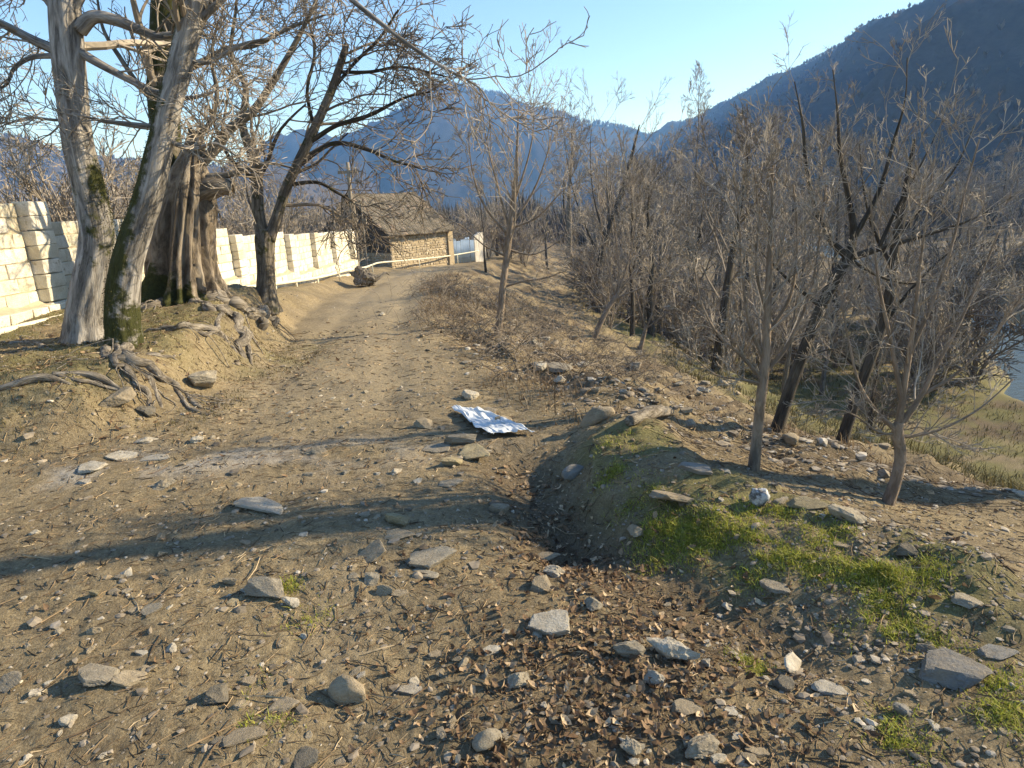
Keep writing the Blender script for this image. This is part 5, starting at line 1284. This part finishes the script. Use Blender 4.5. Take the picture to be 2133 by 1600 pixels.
# ------------------------------------------------------------------ odd things lying about
def sheet_thing(name, corners, nu, nv, amp, freq, label, cat, seed, lift=.02):
    A, B, C, D = [np.array(G(*c)) for c in corners]; u, v = np.meshgrid(np.linspace(0, 1, nu), np.linspace(0, 1, nv))
    x = (1 - u) * (1 - v) * A[0] + u * (1 - v) * B[0] + u * v * C[0] + (1 - u) * v * D[0]; y = (1 - u) * (1 - v) * A[1] + u * (1 - v) * B[1] + u * v * C[1] + (1 - u) * v * D[1]
    x = x + .02 * noise2(u * 7 + seed, v * 5, seed); y = y + .03 * noise2(u * 6, v * 7 + seed, seed + 1)
    wu = u + .12 * noise2(u * 3, v * 3 + seed, seed + 7); wv = v + .2 * noise2(u * 4 + 5, v * 3, seed + 8)
    nn = 1 - np.abs(noise2(wu * 3 + wv * 2.2, wv * freq - wu * 1.7, seed)) + .45 * (1 - np.abs(noise2(wu * 9 - wv * 4, wv * freq * 1.7 + wu * 5, seed + 3))) + .25 * noise2(wu * 23, wv * 13, seed + 5)
    z = H(x, y) + lift + amp * nn
    V = np.stack([x, y, z], -1).reshape(-1, 3); b = V.mean(0); i = np.arange(nv - 1)[:, None] * nu; j = np.arange(nu - 1)[None]
    Q = np.stack([i + j, i + j + 1, i + nu + j + 1, i + nu + j], -1).reshape(-1, 4)
    o = obj(name, mesh(name, V - b, [Q], None, True), MAT['sheet'], None, b); md = o.modifiers.new('thick', 'SOLIDIFY'); md.thickness = .002
    return tag(o, label, cat)
sheet_thing('plastic_sheet', [(942, 860), (1000, 858), (1112, 905), (1018, 914)], 90, 40, .026, 4.5, 'crumpled bluish white plastic sheet lying on stones at the path edge', 'plastic sheet', 3, .02)
def bag():
    V, T = rock(77, 4, 30, .16); p = G(1580, 1052); d = depth(p); s = 42 / F * d
    o = obj('crumpled_bag', mesh('crumpled_bag', V * np.array([s, s * .8, s]), [T], None, True), MAT['bag'], None, (p[0], p[1], p[2] + s * .42)); tag(o, 'black and white mottled crumpled bag behind the grassy mound', 'bag')
    V, T = rock(78, 3, 6, .03, .5, True); p = G(1652, 1398); d = depth(p); s = 58 / F * d
    o = obj('white_fragment', mesh('white_fragment', V * np.array([s * .9, s * .75, s * .10]), [T]), MAT['st_pale'], None, (p[0], p[1], p[2] + s * .38), (.75, .35, .3)); tag(o, 'white angular fragment propped on a brown stone', 'fragment')
bag()
def log_piece():
    a = G(1312, 888); b = G(1396, 868); base = a * .5 + b * .5
    e = empty('driftwood', base, 'pale weathered split log lying behind the mound crest', 'log')
    V, Q, T, A, nv = bark_tube([(*(a + [0, 0, .04]), .035), (*(base + [0, 0, .07]), .05), (*(b + [0, 0, .05]), .03)], 40, 16, base, rough=.16, rfreq=(22, 22, 2), seed=81, end_break=.02)
    obj('log', mesh('log', V - base, [Q, T], A, True), MAT['root'], e)
    for (p0, p1, lab) in (((110, 782), (262, 818), 'grey fallen branch lying on the bank below the straight walnut'), ((0, 812), (148, 800), 'pale fallen branch at the left edge of the bank')):
        a = G(*p0); b = G(*p1); base = a * .5 + b * .5; e = empty('fallen_branch', base, lab, 'branch')
        m_ = base + [0.03, .05, .0]; m_[2] = h1(m_[0], m_[1])
        V, Q, T, A, nv = bark_tube([(*(a + [0, 0, .01]), .026), (*(m_ + [0, 0, .03]), .032), (*(b + [0, 0, .0]), .014)], 44, 14, base, rough=.2, rfreq=(30, 30, 5), seed=83)
        obj('branch', mesh('branch', V - base, [Q, T], A, True), MAT['root'], e)
log_piece()
def stump():
    p = G(768, 596); d = depth(p); s = d / F; e = empty('uprooted_stump', p, 'dark uprooted stump with tangled roots at the path side near the wall end', 'stump')
    V, T = rock(91, 4, 26, .3); V = V * np.array([62 * s, 46 * s, 50 * s]) + [0, 0, 18 * s]
    V[:, 0] += -.25 * np.maximum(V[:, 2], 0); A = dict(bk=V * 1.0, moss=np.full(len(V), .3))
    obj('root_ball', mesh('root_ball', V, [T], A), MAT['bark_mid'], e)
    for k in range(14):
        a = rng.random() * 6.28; L = rng.uniform(25, 55) * s
        c = [(0, 0, 20 * s, 4 * s), (math.cos(a) * L * .4, math.sin(a) * L * .3, rng.uniform(10, 36) * s, 3 * s), (math.cos(a) * L * .8, math.sin(a) * L * .6, rng.uniform(0, 30) * s, 2 * s), (math.cos(a) * L, math.sin(a) * L * .7, rng.uniform(-4, 22) * s, .8 * s)]
        V, Q, T, A, nv = bark_tube(c, 16, 8, p, rough=.15, rfreq=(8, 8, 2), seed=k)
        obj('root', mesh('root', V, [Q, T], A, True), MAT['root'], e)
stump()
# ------------------------------------------------------------------ litter nobody could count
def rand_pts(n, rmin, rmax, a0=-56, a1=56, power=1.0):
    """scattered over the ground, thinning with distance from where the track starts"""
    r = rmin * (rmax / rmin) ** (rng.random(n) ** power); a = np.radians(rng.uniform(a0, a1, n)); return r * np.sin(a), r * np.cos(a)
def scatter_rocks(x, y, s, rnd, name, mat, sub=1):
    g = Geo(); prot = [rock(300 + i, sub, 10, 0., .7)[0] for i in range(10)]; T = ICO[sub][1]
    z = H(x, y); k = rng.integers(0, 10, len(x)); a = rng.random(len(x)) * 6.283
    nv = len(prot[0])
    P = np.array(prot)[k] * np.stack([s, s * rng.uniform(.6, 1, len(x)), s * rng.uniform(.3, .65, len(x))], 1)[:, None]
    ca, sa = np.cos(a)[:, None], np.sin(a)[:, None]
    V = np.stack([P[..., 0] * ca - P[..., 1] * sa + x[:, None], P[..., 0] * sa + P[..., 1] * ca + y[:, None], P[..., 2] + (z + s * .03)[:, None]], -1)
    TT = (T[None] + (np.arange(len(x)) * nv)[:, None, None]).reshape(-1, 3)
    g.add(V.reshape(-1, 3), None, TT, rnd=np.repeat(rnd, nv))
    o = obj(name, g.build(name), MAT[mat]); return o
n = 21000; x, y = rand_pts(n, 1.25, 16, power=.9); s = rng.lognormal(-4.72, .62, n) * (.7 + .22 * np.hypot(x, y) ** .8)
keep = (fbm2(x * .9, y * .9, 3, 90) + .45 * rng.normal(size=n) > -.1) & (s < .09); x, y, s = x[keep], y[keep], s[keep]
tag(scatter_rocks(x, y, s, np.clip(rng.normal(.5, .25, len(x)), 0, 1), 'gravel', 'gravel'), 'pale gravel and stone chips strewn over the bare ground', 'gravel', kind='stuff')
n = 8200; x = np.concatenate([rng.normal(1.55, .55, 5200), rng.normal(3.2, 1.1, 3000)]); y = np.concatenate([rng.normal(2.2, .6, 5200), rng.normal(3.6, 1.2, 3000)]); k = (y > 1.2) & (x < 6) & (fbm2(x * 1.6, y * 1.6, 3, 140) + .4 * rng.normal(size=n) > -.15); x, y = x[k], y[k]
tag(scatter_rocks(x, y, np.clip(rng.lognormal(-4.55, .55, len(x)), .003, .05), np.clip(rng.normal(.5, .24, len(x)), 0, 1), 'mound_gravel', 'gravel'), 'grey stone chips mixed into the mound and lower right', 'gravel', kind='stuff')
# rubble on the embankment
n = 9000; y = 4 + 22 * rng.random(n) ** 1.4; cx = np.interp(y, [p[1] for p in CREST[2:-2]], [p[0] for p in CREST[2:-2]]); x = cx + rng.gamma(2., 1.15, n) - .35
keep = fbm2(x * .8, y * .8, 3, 95) + .35 * rng.normal(size=n) > -.05; x, y = x[keep], y[keep]; s = rng.lognormal(-3.35, .5, len(x))
tag(scatter_rocks(x, y, np.clip(s, .01, .16), np.clip(rng.normal(.62, .25, len(x)), 0, 1), 'rubble', 'gravel'), 'broken stone rubble tipped down the embankment', 'rubble', kind='stuff')
def straws(x, y, L, wd, lift, rnd, name, mat, curl=.25, up=0.):
    n = len(x); a = rng.random(n) * 6.283; K = 3; P = np.zeros((n, K, 3)); d = np.stack([np.cos(a), np.sin(a)], 1)
    px, py = x.copy(), y.copy(); c = rng.normal(size=n) * curl
    for k in range(K):
        P[:, k, 0] = px; P[:, k, 1] = py
        dd = np.stack([np.cos(a + c * k), np.sin(a + c * k)], 1); px = px + dd[:, 0] * L / (K - 1); py = py + dd[:, 1] * L / (K - 1)
    P[..., 2] = H(P[..., 0].ravel(), P[..., 1].ravel()).reshape(n, K) + lift[:, None] * (1 + rng.normal(size=(n, K)) * .3) + up * L[:, None] * np.linspace(0, 1, K)[None]
    R = np.repeat(wd[:, None], K, 1) * np.array([1, .9, .5]); V, Q = tubes(P, R, 3); g = Geo(); g.add(V, Q, rnd=np.repeat(rnd, K * 3)); return obj(name, g.build(name), MAT[mat])
n = 14000; x, y = rand_pts(n, 1.2, 12, power=.85); L = rng.uniform(.015, .07, n) * (.8 + .12 * np.hypot(x, y)); r_ = np.hypot(x, y)
tag(straws(x, y, L, rng.uniform(.0007, .0018, n) * (.8 + .25 * r_), rng.uniform(.001, .008, n), np.clip(rng.normal(.42, .27, n), 0, 1), 'twig_litter', 'straw'), 'straw and broken twigs littering the bare ground', 'litter', kind='stuff')
n = 330; x, y = rand_pts(n, 1.3, 9); L = rng.uniform(.06, .2, n)
tag(straws(x, y, L, rng.uniform(.0018, .0035, n), rng.uniform(.004, .014, n), np.clip(rng.normal(.45, .25, n), 0, 1), 'twigs', 'straw', .15), 'loose brown twigs lying on the foreground', 'twigs', kind='stuff')
n = 7500; y = 3.6 + 18 * rng.random(n) ** 1.3; cx = np.interp(y, [p[1] for p in CREST[2:-2]], [p[0] for p in CREST[2:-2]]); x = cx + rng.gamma(2., 1.2, n) - .3
tag(straws(x, y, rng.uniform(.04, .22, n), rng.uniform(.0012, .0032, n) * (.5 + y * .09), rng.uniform(.003, .03, n), np.clip(rng.normal(.42, .28, n), 0, 1), 'slope_litter', 'straw', .3), 'dead stems and twigs strewn over the slope', 'litter', kind='stuff')
n = 5000; x = rng.uniform(-7, -2.4, n); y = rng.uniform(4.2, 9.5, n)
tag(straws(x, y, rng.uniform(.02, .09, n), rng.uniform(.0012, .003, n), rng.uniform(.002, .01, n), np.clip(rng.normal(.5, .3, n), 0, 1), 'bank_litter', 'straw'), 'straw and twig litter on the left bank', 'litter', kind='stuff')
n = 1500; x = rng.uniform(-7, -2.4, n); y = rng.uniform(4.2, 9.5, n)
tag(scatter_rocks(x, y, np.clip(rng.lognormal(-3.9, .5, n), .005, .08), np.clip(rng.normal(.45, .22, n), 0, 1), 'bank_gravel', 'gravel'), 'small stones and clods on the left bank', 'gravel', kind='stuff')
def leaves(x, y, s, rnd, name, mat='leaf', flatn=.5):
    n = len(x); z = H(x, y)
    t = np.linspace(-1, 1, 4); wv = np.array([.12, .5, .45, .05])
    a = rng.random(n) * 6.283; d1 = np.stack([np.cos(a), np.sin(a), rng.normal(size=n) * flatn], 1); d1 = norm(d1)
    up = norm(np.array([[0, 0, 1.]]) + rng.normal(size=(n, 3)) * flatn); d2 = norm(np.cross(up, d1)); up = np.cross(d1, d2)
    curl = rng.uniform(-.1, .8, n); fold = rng.uniform(.0, .6, n)
    V = np.zeros((n, 4, 3, 3)); c = np.stack([x, y, z + s * rng.uniform(.15, .55, n)], 1)
    for k in range(4):
        mid = c + d1 * (t[k] * s)[:, None] + up * (curl * t[k] ** 2 * s)[:, None]
        V[:, k, 1] = mid
        for q, sg in ((0, -1), (2, 1)): V[:, k, q] = mid + d2 * (sg * wv[k] * s)[:, None] + up * (fold * wv[k] * s)[:, None] + rng.normal(size=(n, 3)) * (s * .06)[:, None]
    b = (np.arange(n) * 12)[:, None]; Q = []
    for k in range(3):
        for q in range(2): Q.append(np.stack([b[:, 0] + k * 3 + q, b[:, 0] + k * 3 + q + 1, b[:, 0] + k * 3 + q + 4, b[:, 0] + k * 3 + q + 3], 1))
    g = Geo(); g.add(V.reshape(-1, 3), np.concatenate(Q), rnd=np.repeat(rnd, 12)); return obj(name, g.build(name), MAT[mat])
def leaf_spots():
    X = []; Y = []
    def blob(n, cx, cy, sx, sy): X.append(rng.normal(cx, sx, n)); Y.append(rng.normal(cy, sy, n))
    blob(2300, .22, 1.75, .38, .3); blob(900, .5, 1.95, .35, .25); blob(900, .12, 3.15, .16, .45); blob(700, .35, 2.6, .2, .22); blob(350, -.05, 2.3, .3, .3)
    blob(900, -4.0, 6.2, 1.0, .9); blob(500, -4.6, 5.2, 1.0, .5); blob(500, 2.2, 3.6, 1.0, 1.0); blob(300, 1.4, 2.5, .5, .4); blob(1200, 3.2, 6.2, 1.6, 2.0); blob(900, 2.0, 9.5, 1.8, 2.5); blob(350, -1.0, 2.4, 1.0, .9)
    return np.concatenate(X), np.concatenate(Y)
x, y = leaf_spots(); k = fbm2(x * 2.6, y * 2.6, 3, 120) + .5 * rng.normal(size=len(x)) > -.25; x, y = x[k], y[k]; s = rng.lognormal(-4.6, .55, len(x)) * (1 + .12 * np.maximum(y - 3, 0)); s = np.minimum(s, .024 * (1 + .12 * np.maximum(y - 3, 0)))
tag(leaves(x, y, s, np.clip(rng.normal(.56, .28, len(x)), 0, 1), 'leaf_litter'), 'curled brown dead leaves gathered in the dip and lower middle', 'dead leaves', kind='stuff')
def blades(x, y, L, wd, rnd, name, mat, lean=.5):
    n = len(x); z = H(x, y); a = rng.random(n) * 6.283; d = np.stack([np.cos(a), np.sin(a), np.zeros(n)], 1); sd = np.stack([-np.sin(a), np.cos(a), np.zeros(n)], 1)
    ln = rng.uniform(.15, 1., n) * lean; p0 = np.stack([x, y, z - .004], 1); V = []
    for t, wk in ((0, 1.), (.5, .8), (1., .12)):
        c = p0 + d * (L * ln * t ** 1.6)[:, None] + np.array([0, 0, 1.]) * (L * t * (1 - .35 * ln * t))[:, None]
        V += [c - sd * (wd * wk)[:, None], c + sd * (wd * wk)[:, None]]
    V = np.stack(V, 1).reshape(-1, 3); b = np.arange(n) * 6; Q = np.concatenate([np.stack([b, b + 1, b + 3, b + 2], 1), np.stack([b + 2, b + 3, b + 5, b + 4], 1)])
    g = Geo(); g.add(V, Q, rnd=np.repeat(rnd, 6)); return obj(name, g.build(name), MAT[mat])
def grass_patches():
    X = []; Y = []; spots = []
    for px, py, rx, ry, n in [(1560, 1105, 200, 52, 80), (1480, 1150, 160, 50, 44), (1420, 1110, 70, 35, 12), (1620, 1190, 80, 30, 18), (1850, 1195, 85, 28, 34), (1300, 1020, 70, 50, 26), (1670, 1155, 110, 35, 24), (1740, 1200, 60, 30, 8), (1880, 1310, 40, 18, 5), (1830, 1260, 60, 20, 6), (1950, 1335, 30, 12, 3),
                              (1400, 1090, 60, 20, 9), (2095, 1495, 35, 25, 7), (1860, 1540, 60, 40, 8), (1560, 1385, 25, 12, 3), (490, 1445, 25, 12, 3), (560, 1500, 40, 20, 3), (660, 1290, 25, 14, 2), (600, 1225, 14, 8, 2), (1300, 940, 40, 40, 8), (1940, 1190, 50, 40, 5), (2080, 1420, 40, 20, 4), (1770, 1290, 30, 12, 3)]:
        for k in range(n):
            a = random.random() * 6.28; r = random.random() ** .5; p = G(px + math.cos(a) * r * rx, py + math.sin(a) * r * ry); m = random.randint(110, 300); sg = random.uniform(.015, .06)
            X.append(rng.normal(p[0], sg, m)); Y.append(rng.normal(p[1], sg, m))
    return np.concatenate(X), np.concatenate(Y)
x, y = grass_patches(); k = fbm2(x * 5.5, y * 5.5, 3, 130) + .35 * rng.normal(size=len(x)) > -.32; x, y = x[k], y[k]; n = len(x)
tag(blades(x, y, rng.lognormal(-4.15, .4, n), rng.uniform(.0010, .0024, n), np.clip(rng.normal(.6, .27, n), 0, 1), 'grass', 'grass', 1.2), 'short bright green grass tufts on the mound and lower right', 'grass', kind='stuff')
# sparse short turf on the left bank and along the path side
n = 16000; x = rng.uniform(-7, -2.6, n); y = rng.uniform(4.4, 10, n); k = (fbm2(x * 1.7, y * 1.7, 3, 60) > -.15); x, y = x[k], y[k]; n = len(x)
tag(blades(x, y, rng.uniform(.015, .05, n), rng.uniform(.002, .004, n), np.clip(rng.normal(.5, .25, n), 0, 1), 'turf', 'meadow', .9), 'thin dry turf on the left bank around the roots', 'turf', kind='stuff')
n = 14000; y = 4.5 + 22 * rng.random(n) ** 1.3; cx = np.interp(y, [p[1] for p in CREST[2:-2]], [p[0] for p in CREST[2:-2]]); x = cx + rng.gamma(1.8, 1.0, n) - .5
k = fbm2(x * .7, y * .7, 3, 99) > -.05; x, y = x[k], y[k]; n = len(x)
tag(blades(x, y, rng.uniform(.05, .22, n), rng.uniform(.002, .0045, n) * (.6 + y * .06), np.clip(rng.normal(.5, .28, n), 0, 1), 'dry_grass', 'drygrass', 1.2), 'dry brown grass and stems on the embankment', 'dry grass', kind='stuff')
n = 44000; y = 6 + 45 * rng.random(n) ** 1.5; x = rng.uniform(.25, 1.05, n) * y; dcr = polydist(x, y, CREST)
k = (dcr > 5) & (fbm2(x * .5, y * .5, 3, 101) > -.25) & (np.abs(polydist(x, y, RIVER)) > 3.2); x, y = x[k], y[k]; n = len(x)
tag(blades(x, y, rng.uniform(.06, .28, n), rng.uniform(.004, .009, n) * (.5 + y * .05), np.clip(rng.normal(.45, .28, n), 0, 1), 'meadow_grass', 'meadow', 1.2), 'rough yellow green grass on the low ground by the river', 'grass', kind='stuff')
# brambles and dead stems on the crest
def brambles():
    lvl = []
    for cx, cy, rad, m in [(-.6, 9.8, .5, 60), (.1, 8.0, .5, 45), (1.2, 7.6, .6, 40), (-1.6, 16.5, 1.0, 150), (-1.0, 13.2, .7, 110), (-.3, 15.2, 1.0, 90), (1.6, 10.2, .9, 70), (-1.3, 11., .5, 40), (2.8, 16.0, 1.3, 90), (1.2, 20., 1.5, 90), (.1, 11.8, 1.0, 80), (1.0, 14.2, 1.2, 90), (.6, 8.6, .7, 50), (-2.0, 20, .9, 70), (.35, 6.6, .5, 30), (2.6, 12.5, 1.4, 80), (.2, 17.5, 1.2, 80)]:
        bx = rng.normal(cx, rad * .5, m); by = rng.normal(cy, rad * .6, m); bz = H(bx, by); K = 7; P = np.zeros((m, K, 3)); P[:, 0] = np.stack([bx, by, bz - .02], 1)
        d = norm(np.stack([rng.normal(size=m) * .6, rng.normal(size=m) * .6, np.ones(m)], 1)); L = rng.uniform(.3, .9, m)
        for k in range(1, K):
            d[:, 2] -= .22; d += rng.normal(size=(m, 3)) * .15; d = norm(d); P[:, k] = P[:, k - 1] + d * (L / (K - 1))[:, None]
        R = np.repeat(np.linspace(.005, .0025, K)[None], m, 0); lvl.append((P, R)); lvl.append(grow(P, R, 4, .2, 1., .45, .8, 4, -.03, .2, .8, .0022, .7))
    return crown_geo(lvl, None, (4, 3))
tag(obj('brambles', brambles().build('brambles'), MAT['twig_dark']), 'dark tangled brambles along the crest of the embankment', 'brambles', kind='stuff')
